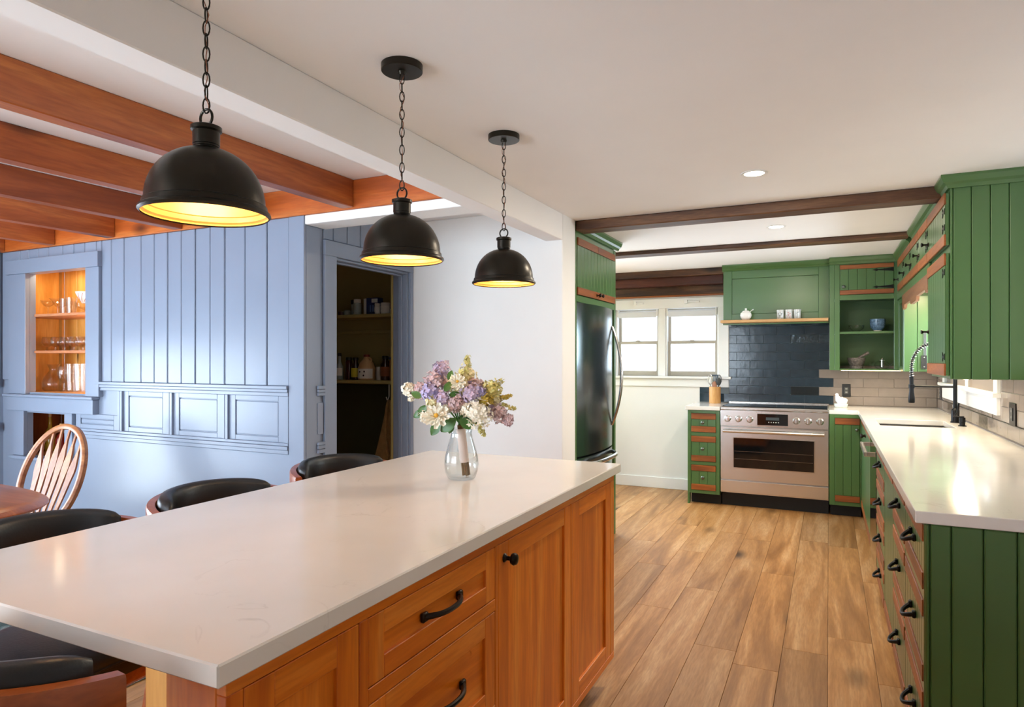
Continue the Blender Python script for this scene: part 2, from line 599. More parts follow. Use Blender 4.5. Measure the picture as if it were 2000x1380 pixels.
structure(MB().box(-1.62, 1.0, -.62, -.5, 0, CZ).box(-1.62, -1.5, -2.58, -.62, 0, CZ).build('wall_near_light_block', WHITEWALL))  # unseen wall with a jog, added to block daylight from the near right side
# windows and the glazed door that are behind or beside the camera
def plain_window(name, axis, a0, a1, t0, t1, z0, z1, cols, rows):
    o = struct_empty(name, ((a0 + a1) / 2, (t0 + t1) / 2, z0) if axis == 'x' else ((t0 + t1) / 2, (a0 + a1) / 2, z0))
    def bx(n, p, q, za, zb, ta, tb, mat):
        m_ = MB()
        (m_.box(p, q, ta, tb, za, zb, .003) if axis == 'x' else m_.box(ta, tb, p, q, za, zb, .003))
        return m_.build(n, mat, o, recalc=False)
    tm = (t0 + t1) / 2
    for p, q, za, zb in ((a0, a0 + .06, z0, z1), (a1 - .06, a1, z0, z1), (a0 + .06, a1 - .06, z0, z0 + .07), (a0 + .06, a1 - .06, z1 - .06, z1)):
        bx('window_frame', p, q, za, zb, tm - .03, tm + .03, TRIMW)
    w = (a1 - a0 - .12) / cols
    h = (z1 - z0 - .13) / rows
    for i in range(1, cols): bx('mullion', a0 + .06 + i * w - .03, a0 + .06 + i * w + .03, z0 + .07, z1 - .06, tm - .022, tm + .022, TRIMW)
    for i in range(cols):
        for j in range(rows):
            bx('pane', a0 + .06 + i * w + (.03 if i else 0), a0 + .06 + (i + 1) * w - (.03 if i < cols - 1 else 0), z0 + .07 + j * h, z0 + .07 + (j + 1) * h, tm - .003, tm + .003, PANE)
    return o
plain_window('window_3', 'x', WF1[0], WF1[1], -2.7, YN, WF1[2], WF1[3], 3, 1)
plain_window('window_4', 'y', D3[0], D3[1], -2.45, -2.33, D3[2], D3[3], 2, 1)
plain_window('door_2', 'y', D1[0], D1[1], -5.75, XL, D1[2], D1[3], 2, 1)

# ---- twin window on the back wall
win = struct_empty('window_1', (-1.55, YB, 1.18))
fb = ('-y', YB)
def wp(n, u0, u1, n0, n1, z0, z1, mat=TRIMW, par=None, ch=.002): return fpiece(n, fb, u0, u1, n0, n1, z0, z1, mat, par or win, ch)
wp('casing', -1.01, -.912, 0, .022, 1.172, 1.995)
wp('casing', -2.19, -2.09, 0, .022, 1.172, 1.995)
wp('casing', -2.19, -.912, 0, .024, 1.893, 1.995)
wp('sill', -2.22, -.885, -.10, .055, 1.158, 1.183, ch=.004)
wp('apron', -2.19, -.912, 0, .02, 1.075, 1.156)
wp('mullion', -1.615, -1.552, -.10, .012, 1.183, 1.893)
for a, b in ((-2.09, -1.615), (-1.552, -1.01)):
    # jambs
    wp('jamb', a, a + .016, -.10, 0, 1.183, 1.893); wp('jamb', b - .016, b, -.10, 0, 1.183, 1.893)
    SASH = plain('sash_paint', 'b4ac9e', 0.4) if 'SASH' not in globals() else SASH
    for (z0, z1, n0) in ((1.183, 1.548, -.045), (1.53, 1.893, -.075)):
        s_ = wp('sash', a + .016, a + .044, n0 - .025, n0, z0, z1, SASH)
        wp('sash', b - .044, b - .016, n0 - .025, n0, z0, z1, SASH)
        wp('sash', a + .044, b - .044, n0 - .025, n0, z0, z0 + (.052 if z0 < 1.3 else .026), SASH)
        wp('sash', a + .044, b - .044, n0 - .025, n0, z1 - .026, z1, SASH)
        wp('pane', a + .044, b - .044, n0 - .014, n0 - .010, z0 + .02, z1 - .02, PANE_DIMMED)
    c = (a + b) / 2
    wp('sash_lock', c - .022, c + .022, -.045, -.02, 1.549, 1.562, SASH, ch=.004)
for c, w in ((-1.83, .10), (-1.27, .15)):
    b_ = wp('shade_bracket', c - w / 2, c - w / 2 + .03, .024, .06, 1.935, 1.972)
    wp('shade_bracket', c - w / 2 + .03, c + w / 2, .024, .045, 1.943, 1.962)
BLIND = plain('white_blind_fabric', 'dfe3ea', 0.8)
for a, b, t in ((-2.07, -1.632, 'fridge'), (-1.535, -1.028, 'green hood')):
    rb = thing('roller_blind', 'rolled-up white roller blind in the window bay next to the ' + t, 'blind', ((a + b) / 2, 6.93, 1.80))
    mb = MB(); mb.cyl((a + .012, 6.962, 1.848), (b - .012, 6.962, 1.848), .028, n=20)
    mb.build('roll', BLIND, rb, smooth=True)
    MB().box(a + .012, b - .012, 6.932, 6.938, 1.803, 1.86, .001).build('hem', BLIND, rb)
    for x in (a, b - .012): MB().box(x, x + .012, 6.93, 6.99, 1.815, 1.885, .002).build('bracket', TRIMW, rb)

# wood above that window: board on the wall, beam under the ceiling
tag(MB().box(-2.33, -.95, YB - .02, YB - .0005, 2.03, 2.118, .003).build('header_board', BEAM_D), 'brown stained board fixed to wall right above the twin window', 'board')
tag(MB().box(-2.33, -.95, YB - .024, YB - .0005, 2.012, 2.03, .002).build('wood_moulding', BAR['x']), 'thin orange wood strip between window casing and brown board', 'moulding')
tag(MB().box(-2.33, -.93, 6.76, YB - .0005, 2.205, CZ - .0005, .004).build('ceiling_beam', BEAM_D), 'dark brown beam along the window wall, stopping at green hood', 'beam', None)
MBR = plain('red_brown_soffit_board', '4a2418', 0.45)
tag(MB().box(-2.33, -.95, 6.82, YB - .021, 2.118, 2.204, .003).build('ceiling_beam', wood('red_brown_beam', '3c180e', '5a2818', '6e3824', 'x', .45, 5, bmp=.2)), 'dark red-brown beam tucked between window header and ceiling beam', 'beam')

# two free beams across the kitchen
tag(MB().box(XF + .001, .60, 4.087, 4.235, 2.207, CZ - .0005, .006).build('ceiling_beam', BEAM_D), 'long dark beam running from fridge cabinet to tall green wall cabinet', 'beam')
tag(MB().box(-2.32, .52, 5.45, 5.61, 2.24, CZ - .0005, .006).build('ceiling_beam', BEAM_D), 'shallow dark beam crossing ceiling between the recessed light and the hood', 'beam')

# baseboard of the back wall
structure(fpiece('baseboard_back', fb, -2.33, -1.204, 0, .016, 0, .115, TRIMW, None, .003))
structure(MB().box(XP + .002, XF, YW - .014, YW - .0005, 0, .12, .003).build('baseboard_passage', TRIMW))

# ---- window over the sink
w2 = struct_empty('window_2', (XR, 5.56, 1.165))
fr = ('-x', XR)
def rp(n, u0, u1, n0, n1, z0, z1, mat=TRIMW, par=None, ch=.002): return fpiece(n, fr, u0, u1, n0, n1, z0, z1, mat, par or w2, ch)
rp('casing', 4.57, 4.66, 0, .02, 1.168, 1.85); rp('casing', 6.46, 6.56, 0, .02, 1.168, 1.85); rp('casing', 4.57, 6.56, 0, .022, 1.76, 1.85)
rp('sill', 4.53, 6.60, -.10, .05, 1.142, 1.167, ch=.004)
rp('apron', 4.57, 6.56, 0, .022, 1.04, 1.141)
rp('mullion', 5.53, 5.60, -.10, .01, 1.167, 1.76)
for a, b in ((4.66, 5.53), (5.60, 6.46)):
    for p, q, za, zb in ((a, a + .04, 1.167, 1.76), (b - .04, b, 1.167, 1.76), (a + .04, b - .04, 1.167, 1.215), (a + .04, b - .04, 1.71, 1.76)):
        rp('sash', p, q, -.08, -.04, za, zb, SASH)
    rp('pane', a + .04, b - .04, -.062, -.058, 1.215, 1.71, PANE)

# ---- tiles: back wall and right wall
TW, TH = .2495, .0838
ZJ = 1.683
def tile_run(parent, face, u_lo, u_hi, z_lo, z_hi, u_ref, block, mat_of, grout, proud=.008):
    rows = [ZJ + TH * i for i in range(-10, 3)]
    for ri, zr in enumerate(rows):
        za, zb = max(zr, z_lo), min(zr + TH, z_hi)
        if zb - za < .012: continue
        off = 0 if ri % 2 == 0 else TW / 2
        j = math.floor((u_lo - u_ref - off) / TW)
        while u_ref + off + j * TW < u_hi:
            ua, ub = max(u_ref + off + j * TW, u_lo), min(u_ref + off + (j + 1) * TW, u_hi)
            j += 1
            if ub - ua < .012: continue
            for (b0, b1, c0, c1) in block:      # cut by casings and outlets
                if ua < b1 and ub > b0 and za < c1 - .004 and zb > c0 + .004:
                    if zb > c1 and za < c1: za2, zb2 = c1, zb
                    elif za < c0: za2, zb2 = za, c0
                    else: za2 = None
                    if za2 is not None and ua >= b0 - .01 and ub <= b1 + .01 and zb2 - za2 > .012:
                        o = fpiece('tile', face, ua + .0012, ub - .0012, .001, proud, za2 + .0012, zb2 - .0012, mat_of((ua + ub) / 2, zr), parent, .0015)
                    if ua < b0 - .012:
                        fpiece('tile', face, ua + .0012, b0 - .001, .001, proud, za + .0012, zb - .0012, mat_of(ua, zr), parent, .0015)
                    if ub > b1 + .012:
                        fpiece('tile', face, b1 + .001, ub - .0012, .001, proud, za + .0012, zb - .0012, mat_of(ub, zr), parent, .0015)
                    break
            else:
                o = fpiece('tile', face, ua + .0012, ub - .0012, .001, proud + random.uniform(-.0008, .0008), za + .0012, zb - .0012, mat_of((ua + ub) / 2, zr), parent, .0015)
RELIEF = plain('silver_relief_tile', '3a464c', 0.1, 0.5, bmp=1.0, bscale=30)
DKTILE = plain('dark_glossy_tile', '1c2326', 0.06)
def back_tile(u, z):
    if -.22 < u < 0 and abs(z - 1.431 - TH) < .02: return RELIEF
    if -.35 < u < -.05 and abs(z - 1.012) < .02: return DKTILE
    return SLATE if u < .03 else TAUPE
fpiece('grout', fb, -1.199, -.908, 0, .0025, .92, 1.075, GROUT_D, wall_back, 0)
fpiece('grout', fb, -.908, -.0, 0, .0025, .92, 1.74, GROUT_D, wall_back, 0)
fpiece('grout', fb, 0, XR, 0, .0025, .92, 1.30, GROUT_L, wall_back, 0)
tile_run(wall_back, fb, -1.199, XR - .009, .923, 1.264, -.46 + TW / 2, [(-2.2, -.908, 1.075, 1.8)], back_tile, None)
tile_run(wall_back, fb, -.908, .004, 1.264, 1.739, -.46 + TW / 2, [], back_tile, None)
fpiece('grout', fr, 1.2, YB, 0, .0025, .92, 1.30, GROUT_L, wall_right, 0)
ACC = plain('bronze_relief_tile', '6a6258', 0.18, 0.8, bmp=.8, bscale=45)
def right_tile(u, z):
    if abs(z - .928) < .02 and (4.85 < u < 5.08 or 6.2 < u < 6.4): return ACC
    return TAUPE
tile_run(wall_right, fr, 1.2, YB - .009, .923, 1.30, 1.26, [(4.53, 6.60, 1.04, 1.9)], right_tile, None)
MB().box(XR - .014, XR - .0095, 1.2, 6.93, .006 + .92 + TH, .011 + .92 + TH, .001).build('tile_trim', BRONZE, wall_right)

# ================================================================== DINING SIDE
N1 = (-5.285, -4.578, 1.12, 1.985)
N2 = (-5.316, -4.82, .64, .97)
wall_dining = structure(wall_boxes(MB(), 'x', -5.75, XP - .009, YD + .012, YD + .052, 0, DZ, [N1, N2]).build('wall_dining', BLUE))
fd = ('-y', YD + .012)
def dp(n, u0, u1, n0, n1, z0, z1, mat=BLUE, par=None, ch=.002): return fpiece(n, fd, u0, u1, n0, n1, z0, z1, mat, par or wall_dining, ch)
# upright boards above the chair rail
edges = [-4.433, -4.329, -4.199, -4.027, -3.897, -3.77, -3.643, -3.517, -3.387, -3.262, -3.095, -2.92, -2.748]
for a, b in zip(edges, edges[1:]):
    dp('board', a + .003, b - .003, 0, .012 + random.uniform(-.0015, .0015), 1.208, 2.162, ch=.004)
le = [-5.62, -5.39, -5.277, -5.162, -5.035, -4.868, -4.741, -4.617, -4.488, -4.433]
for a, b in zip(le, le[1:]):
    dp('board', a + .003, b - .003, 0, .012, 2.085 if a > -5.5 else 1.208, 2.162, ch=.004)
dp('corner_board', -2.748, XP - .0005, 0, .018, 0, 2.162, ch=.003)
# chair rail and panel row
for z0, z1, t in ((1.190, 1.208, .034), (1.172, 1.189, .028), (1.150, 1.171, .022)):
    dp('chair_rail', -4.477, -2.748, 0, t, z0, z1)
for z0, z1, t in ((.868, .885, .022), (.846, .867, .028), (.822, .845, .022)):
    dp('panel_rail', -4.715, -2.748, 0, t, z0, z1)
for u in (-4.228, -3.74, -3.25):
    dp('stile', u - .026, u - .004, 0, .020, .885, 1.150); dp('stile', u + .004, u + .026, 0, .024, .885, 1.150)
dp('stile', -2.782, -2.748, 0, .02, .885, 1.150)
for a, b in ((-4.715, -4.254), (-4.202, -3.766), (-3.714, -3.276), (-3.224, -2.782)):
    z1 = 1.150 if a > -4.5 else .985
    dp('panel', a + .055, b - .055, 0, .007, .885 + .035, z1 - .035, ch=.006)
    for (p, q, c0, c1) in ((a, a + .05, .885, z1), (b - .05, b, .885, z1), (a + .05, b - .05, .885, .915), (a + .05, b - .05, z1 - .03, z1)):
        dp('panel_frame', p, q, 0, .0105, c0, c1)
dp('wainscot_board', -4.82, -2.748, 0, .010, 0.13, .820)
dp('baseboard', -4.82, -2.748, 0, .018, 0, .128)
# the same rails on the left wall
for z0, z1 in ((1.15, 1.208), (.822, .885)):
    MB().box(XL + .0005, XL + .028, 2.0, YD - .02, z0, z1, .003).build('chair_rail', BLUE, wall_left)
MB().box(XL + .0005, XL + .012, 2.0, YD - .01, 1.21, 2.16, .003).build('board', BLUE, wall_left)

# built-in china cupboard
cup = thing('built_in_cupboard', 'blue framed built-in cupboard with lit pine inside, set into panelled wall', 'cupboard', (-4.95, YD, .62))
def cp(n, u0, u1, n0, n1, z0, z1, mat=BLUE, ch=.002, par=None): return fpiece(n, fd, u0, u1, n0, n1, z0, z1, mat, par or cup, ch)
cp('casing', -5.50, -5.285, .0, .032, 1.106, 1.985)
cp('casing', -4.578, -4.433, .0, .032, 1.106, 1.985)
cp('head_casing', -5.52, -4.425, .0, .044, 1.985, 2.088)
cp('ledge', -5.53, -4.465, .0, .060, 1.085, 1.105, ch=.004)
cp('ledge_board', -5.50, -4.477, .0, .044, .985, 1.084)
cp('casing', -5.44, -5.316, .0, .028, .655, .984); cp('casing', -4.82, -4.735, .0, .028, .655, .984)
cp('ledge', -5.46, -4.72, -.04, .05, .630, .654, ch=.004)
# pine lining
def at_px(px, Y):
    """x of a point that is seen at picture column px and stands at depth Y behind the opening"""
    u = (px - 1000) / 1285.3
    return Y * (u * .901 - .434) / (u * .434 + .901)
yb_ = 3.16
XI0, XI1 = -5.46, -4.50
yw = YD + .0525
for n_, a in (              ('side_lining', (XI0 - .012, XI0, yw + .0005, yb_, 1.10, 2.06)), ('side_lining', (XI1, XI1 + .012, yw + .0005, yb_, 1.10, 2.06)),
              ('cupboard_top', (XI0, XI1, yw + .0005, yb_, 2.0605, 2.072)), ('cupboard_floor', (XI0, XI1, yw + .0005, yb_, 1.1075, 1.1205)), ('cupboard_floor', (-5.2845, -4.5785, YD + .013, yw, 1.1075, 1.1205))):
    MB().box(*a).build(n_, PINE['x' if n_ in ('cupboard_top', 'cupboard_floor') else 'z'], cup)
for i in range(6):
    w = (XI1 - XI0) / 6
    MB().box(XI0 + i * w + .001, XI0 + (i + 1) * w - .001, yb_ + .0005, yb_ + .0125, 1.10, 2.07, .002).build('back_board', PINE['z'], cup)
SHELFP = wood('shelf_pine', 'b0683a', 'c9855a', 'd8a07a', 'x', .4, 9, value_var=.02)
for z in (1.405, 1.672):
    MB().box(-5.2765, -4.5865, YD + .036, yw, z, z + .018, .002).box(XI0 + .001, XI1 - .001, yw, yb_ - .001, z, z + .018, .002).build('shelf', SHELFP, cup)
BRASS = plain('brass_standard', 'b8a070', .35, .9)
for y in (yw + .03, yb_ - .03):
    MB().box(XI0, XI0 + .004, y - .009, y + .009, 1.125, 2.05).build('shelf_standard', BRASS, cup)
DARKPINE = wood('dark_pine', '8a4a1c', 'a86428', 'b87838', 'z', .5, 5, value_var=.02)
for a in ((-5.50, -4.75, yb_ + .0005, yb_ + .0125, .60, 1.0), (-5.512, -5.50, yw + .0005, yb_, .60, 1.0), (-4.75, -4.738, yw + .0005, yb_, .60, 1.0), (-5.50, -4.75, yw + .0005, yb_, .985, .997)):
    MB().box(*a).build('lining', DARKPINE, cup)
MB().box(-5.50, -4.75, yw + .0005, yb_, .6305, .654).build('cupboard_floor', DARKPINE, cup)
MB().cyl((-5.20, 2.95, 2.045), (-5.20, 2.95, 2.060), .035, n=20).build('puck_light', glow('puck_lens', 'ffd9a0', 4.0), cup)
light_object('cupboard_lamp', 'AREA', (-5.20, 2.95, 2.042), 1.3, WARM, (0, 0, 0), shape='DISK', size=.07)
# hidden strips added behind the right-hand casing to brighten each bay
for z0, z1 in ((1.14, 1.39), (1.44, 1.65), (1.71, 1.96)):
    MB().box(-4.545, -4.537, yw + .001, yw + .008, z0, z1, .001).build('added_strip_light', glow('added_strip_lens', 'ffd9a0', 2.5) if 'added_strip_lens' not in bpy.data.materials else bpy.data.materials['added_strip_lens'], cup)
    light_object('added_cupboard_strip_light', 'AREA', (-4.548, yw + .012, (z0 + z1) / 2), 2.6 if z1 < 1.7 else 1.1, WARM, (0, R(90), R(-68)), shape='RECTANGLE', size=z1 - z0, size_y=.02)

# glassware
def glass_lathe(name, prof, x, y, z, label, cat='glass', group=None, mat=GLASS, n=20):
    return tag(MB().lathe(prof, (x, y, z), n).build(name, mat, None, smooth=True), label, cat, group)
coupe = [(.036, 0), (.036, .003), (.006, .006), (.004, .05), (.008, .062), (.030, .078), (.047, .10), (.050, .115), (.047, .114), (.028, .081), (.006, .067)]
martini = [(.036, 0), (.036, .003), (.006, .006), (.004, .065), (.006, .075), (.055, .125), (.052, .125), (.004, .079)]
snifter = [(.032, 0), (.032, .003), (.006, .006), (.005, .026), (.026, .036), (.040, .058), (.040, .075), (.028, .104), (.026, .104), (.037, .075), (.037, .058), (.020, .039)]
tumbler = [(.032, 0), (.038, .12), (.035, .12), (.029, .006)]
goblet = [(.036, 0), (.036, .003), (.007, .006), (.006, .06), (.022, .072), (.038, .10), (.042, .14), (.034, .185), (.032, .185), (.039, .14), (.034, .10), (.016, .075)]
carafe = [(.062, 0), (.078, .02), (.082, .06), (.060, .11), (.030, .15), (.030, .17), (.045, .20), (.043, .20), (.026, .17), (.026, .15), (.056, .11), (.078, .06), (.074, .022), (.058, .004)]
highball = [(.036, 0), (.044, .205), (.041, .205), (.033, .008)]
zt, zm, zb_ = 1.6905, 1.4235, 1.1210
ya, yc = 2.975, 3.085
for px, y, p_, w in ((94, ya, coupe, 'clear stemmed cocktail glass alone at the end of top pine shelf'), (113, ya, martini, 'clear V-shaped martini glass on top pine shelf of cupboard'), (117, yc - .005, coupe, 'clear stemmed cocktail glass behind the martini glass on top shelf')):
    glass_lathe('cocktail_glass', p_, at_px(px, y), y, zt, w, group='cocktail glasses on the top shelf')
for px, y, w in ((127, ya, 'beside the martini glass'), (138, yc, 'behind two other tumblers'), (139.5, ya - .035, 'beside the wide glass dish')):
    glass_lathe('tumbler', tumbler, at_px(px, y), y, zt, 'straight clear tumbler %s on top cupboard shelf' % w, group='tumblers on the top shelf')
dx, dy = at_px(169.5, 3.06), 3.06
glass_lathe('punch_dish', [(.045, 0), (.02, .01), (.03, .03), (.074, .06), (.079, .085), (.075, .085), (.066, .062), (.01, .032)], dx, dy, zt, 'wide low clear glass dish under the white bowl', 'dish')
bo = tag(MB().lathe([(.03, 0), (.034, .006), (.07, .07), (.074, .085), (.071, .085), (.03, .01)], (dx, dy, zt + .0865), 24).build('white_bowl', WHITECER, None, smooth=True), 'white flared bowl with red lines sitting on the clear glass dish', 'bowl')
RL = plain('red_glaze_line', 'a8302a', .3)
for a in range(3):
    mb = MB(); mb.tube([(dx + (.0375 + .034 * t) * math.cos(-1.9 + .5 * a + .5 * t), dy + (.0375 + .034 * t) * math.sin(-1.9 + .5 * a + .5 * t), zt + .0985 + .06 * t) for t in [i / 6 for i in range(7)]], .0016, 5)
    mb.build('glaze_line', RL, bo)
for i, q in enumerate(('first', 'second', 'third', 'fourth', 'fifth', 'sixth')):
    for y in (ya, yc):
        glass_lathe('brandy_snifter', snifter, at_px(92 + i * 17.5, ya) + random.uniform(-.003, .003), y, zm, '%s clear brandy snifter from the brass standard, %s row, middle shelf' % (q, 'front' if y < 3.0 else 'back'), group='snifters on the middle shelf', n=16)
glass_lathe('carafe', carafe, at_px(105, 3.01), 3.01, zb_, 'round-bellied clear carafe with flared neck on the cupboard floor', 'carafe')
for px, y, w in ((125, ya, 'right beside the carafe'), (140, yc, 'behind the highball glasses')):
    glass_lathe('wine_goblet', goblet, at_px(px, y), y, zb_, 'tall clear wine goblet %s on cupboard floor' % w, group='goblets on the cupboard floor')
for q, px, y in (('first', 141, ya - .01), ('second', 155, yc), ('third', 157, ya - .01), ('fourth', 181, ya + .08)):
    glass_lathe('highball_glass', highball, at_px(px, y), y, zb_, '%s tall straight highball glass counting from the carafe on cupboard floor' % q, group='highball glasses on the cupboard floor')
# bottles in the lower opening
AMBER = plain('dark_red_liquor', '6a1c12', .08, spec=.6)
YELLOWOIL = plain('yellow_oil_glass', 'c09a2c', .08, spec=.6)
CORK = plain('cork', 'd8b078', .8)
OX, LX = at_px(98, 3.03), at_px(121, 3.0)
b1 = thing('oil_bottle', 'slim yellow oil bottle with tall pale stopper in lower cupboard opening', 'bottle', (OX, 3.03, .6545))
MB().lathe([(.034, 0), (.036, .01), (.036, .14), (.014, .18), (.011, .255), (.013, .26)], (OX, 3.03, .6545), 18).build('body', YELLOWOIL, b1, smooth=True)
MB().lathe([(.010, 0), (.012, .01), (.012, .035), (.006, .045)], (OX, 3.03, .9146), 12).build('stopper', CORK, b1, smooth=True)
b2 = thing('liquor_bottle', 'short dark red liquor bottle with cork in lower cupboard opening', 'bottle', (LX, 3.0, .6545))
MB().lathe([(.036, 0), (.040, .01), (.042, .10), (.030, .13), (.013, .15), (.012, .19)], (LX, 3.0, .6545), 18).build('body', AMBER, b2, smooth=True)
MB().lathe([(.012, 0), (.014, .004), (.014, .03)], (LX, 3.0, .8446), 12).build('cork', CORK, b2, smooth=True)

# orange beam along the blue wall and the joists
tag(MB().box(XL + .001, -1.622, YD - .012, YD + .0195, 2.163, DZ - .0005, .004).build('ceiling_beam', HEADBEAM), 'orange stained beam lying along the top of the blue panelled wall', 'beam')
for i, xe in enumerate((-2.281, -2.95, -3.613, -4.269, -4.93, -5.585)):
    if i == 5: xe = -5.555
    mb = MB()
    mb.box(-.075, 0, -5.2, YD - .013, 2.168, DZ - .0005, .004)
    sh = .031 if i < 5 else 0
    mb.v = [(x + xe + (y - YD) * sh, y, z) for x, y, z in mb.v]
    tag(mb.build('ceiling_joist', JOIST), ['red-brown ceiling joist next to the white soffit above the island', 'second red-brown ceiling joist counting from the white soffit', 'third red-brown ceiling joist counting from the white soffit', 'fourth red-brown ceiling joist counting from the white soffit', 'fifth red-brown ceiling joist counting from the white soffit', 'red-brown ceiling joist against the far end wall of dining room'][i], 'joist', 'joists over the dining area')

# ================================================================== PANTRY
PD = (3.058, 3.82, 0, 1.964)
wall_pantry = structure(wall_boxes(MB(), 'y', YD + .012, YW, XP - .112, XP - .008, 0, DZ, [PD]).build('wall_pantry', BLUE))
fp = ('+x', XP - .008)
def pp(n, u0, u1, n0, n1, z0, z1, mat=BLUE, par=None, ch=.002): return fpiece(n, fp, u0, u1, n0, n1, z0, z1, mat, par or wall_pantry, ch)
ys = [2.97 + .002]
pb = [2.957, 3.04, 3.165, 3.29, 3.42, 3.55, 3.68, 3.80, 3.855]
for a, b in zip(pb, pb[1:]): pp('board', a + .002, b - .002, 0, .009, 2.056, DZ - .002, ch=.004)
pp('corner_board', YD + .0125, 2.93, 0, .008, 0, 2.111)
for z0, z1 in ((1.188, 1.208), (1.170, 1.186), (1.150, 1.168), (.868, .885), (.846, .866), (.822, .844)): pp('chair_rail', 2.90, 2.956, 0.0085, .024, z0, z1)
pp('panel', 2.905, 2.95, .0085, .013, .93, 1.11)
d1 = struct_empty('door_1', (XP, 3.44, 0))
pp('casing', 2.957, 3.058, 0, .020, 0, 1.964, par=d1)
pp('casing', 3.82, 3.854, 0, .020, 0, 1.964, par=d1)
pp('head_casing', 2.957, 3.854, 0, .022, 1.964, 2.052, par=d1)
pp('jamb', 3.058, 3.072, -.118, 0, 0, 1.964, par=d1); pp('jamb', 3.806, 3.82, -.118, 0, 0, 1.964, par=d1); pp('head_jamb', 3.072, 3.806, -.118, 0, 1.95, 1.964, par=d1)
pp('door_stop', 3.794, 3.8055, -.07, -.04, 0, 1.95, par=d1); pp('door_stop', 3.072, 3.806, -.07, -.04, 1.938, 1.9495, par=d1)
pp('trim_strip', 3.80, 3.82, -.135, -.1185, 0, 1.96, mat=OLIVE, par=d1)
# pantry room
structure(MB().box(-4.35, XP - .113, 4.22, 4.32, 0, DZ).build('wall_pantry_back', OLIVE))
structure(MB().box(-4.45, -4.35, YD + .111, 4.32, 0, DZ).build('wall_pantry_side', OLIVE))
MB().box(-4.35, XP - .13, 4.20, 4.2195, 0, 1.16).build('painted_shade_panel', PANTRY_SHADE, bpy.data.objects['wall_pantry_back'])  # dark sheet painted as the shade under the lower shelf
MB().box(-4.35, XP - .13, 4.20, 4.2195, 1.56, 1.585, .003).build('cleat', OLIVE, bpy.data.objects['wall_pantry_back'])
structure(MB().box(XP - .112, -2.33, 4.086, 4.72, 0, DZ).build('wall_pantry_end', OLIVE))
for z, w in ((1.672, 'upper'), (1.178, 'lower')):
    tag(MB().box(-4.345, XP - .135, 3.95, 4.199, z, z + .025, .003).build('pantry_shelf', OLIVE), '%s olive painted shelf inside the dark pantry doorway' % w, 'shelf')

def jar(name, x, y, z, prof, mat, label, cat='jar', cap=None, band=None, n=18):
    """prof of the body; cap (radius, height, material); band (z0, z1, material)"""
    t = thing(name, label, cat, (x, y, z))
    MB().lathe(prof, (x, y, z), n).build('body', mat, t, smooth=True)
    top = prof[-1][1]
    if cap: MB().lathe([(cap[0], 0), (cap[0], cap[1] * .85), (cap[0] * .85, cap[1])], (x, y, z + top), n).build('lid', cap[2], t, smooth=True)
    if band:
        r_ = max(q[0] for q in prof) + .0012
        mb = MB(); a0, a1 = R(-170), R(-10)
        v, f = [], []
        for i in range(13):
            a = a0 + (a1 - a0) * i / 12
            for zz in (band[0], band[1]): v.append((x + r_ * math.cos(a), y + r_ * math.sin(a), z + zz))
        f = [[2 * i, 2 * i + 2, 2 * i + 3, 2 * i + 1] for i in range(12)]
        mb.add(v, f); mb.build('paper_label', band[2], t, smooth=True, recalc=False)
    return t
BROWN = plain('brown_bottle_glass', '3a1c0c', .1); CLEARJ = plain('pale_jar_glass', '9aa39a', .1); DKRED = plain('dark_red_bottle', '4a1512', .12)
YEL = plain('yellow_label_paper', 'c8b82a', .6); WPAP = plain('white_label_paper', 'e4e0d4', .6); JUG = plain('tan_plastic_jug', 'c9a272', .45)
BLKCAP = plain('black_plastic_cap', '17130f', .4); REDCAP = plain('red_plastic_cap', '7a2218', .4); BLUECAP = plain('blue_plastic_cap', '22356e', .4); WPL = plain('white_plastic', 'd8d5ca', .4); GRANOLA = plain('brown_granola', '8a5a30', .7, var=.3, vscale=60); NAVY = plain('navy_box_card', '26356e', .5); BURG = plain('burgundy_print', '5a1a22', .5); SALT = plain('pale_salt', 'b8b2a4', .6)
z = 1.2035; y = 4.02
jar('vinegar_bottle', -3.42, y, z, [(.028, 0), (.029, .01), (.029, .10), (.012, .135), (.012, .18)], CLEARJ, 'slim clear bottle with dark cap and white label on lower pantry shelf', 'bottle', (.014, .025, BLKCAP), (.03, .09, WPAP))
jar('spice_jar', -3.345, y + .02, z, [(.026, 0), (.027, .01), (.027, .14), (.02, .15)], DKRED, 'narrow dark red spice jar beside the vinegar bottle in pantry', 'jar', (.024, .022, BLKCAP))
jar('sauce_bottle', -3.265, y, z, [(.032, 0), (.033, .01), (.033, .10), (.018, .13), (.018, .15)], BROWN, 'dark bottle with bright yellow label on the lower pantry shelf', 'bottle', (.022, .02, BLKCAP), (.02, .09, YEL))
jg = jar('syrup_jug', -3.16, y, z, [(.058, 0), (.064, .01), (.065, .09), (.05, .13), (.022, .16), (.02, .175)], JUG, 'tan plastic syrup jug with white label and small handle in the pantry', 'jug', (.024, .018, REDCAP), (.012, .085, WPAP))
MB().tube([(-3.16 + .02 + .028 * math.sin(t), y - .002, z + .15 + .02 * math.cos(t)) for t in [math.pi * i / 8 for i in range(9)]], .006, 8).build('handle', JUG, jg, smooth=True)
for px_, pz_, pr_ in ((-3.172, .062, .006), (-3.135, .064, .007), (-3.14, .035, .007)):
    flathe('printed_emblem', ('-y', y - math.sqrt(max(0, .0665 ** 2 - (px_ + 3.16) ** 2))), px_, z + pz_, [(pr_, 0), (pr_, .0012)], BROWN, jg, 12)
jar('salt_jar', -3.055, y + .02, z, [(.025, 0), (.026, .09), (.022, .10)], SALT, 'small pale salt jar between syrup jug and amber jar', 'jar')
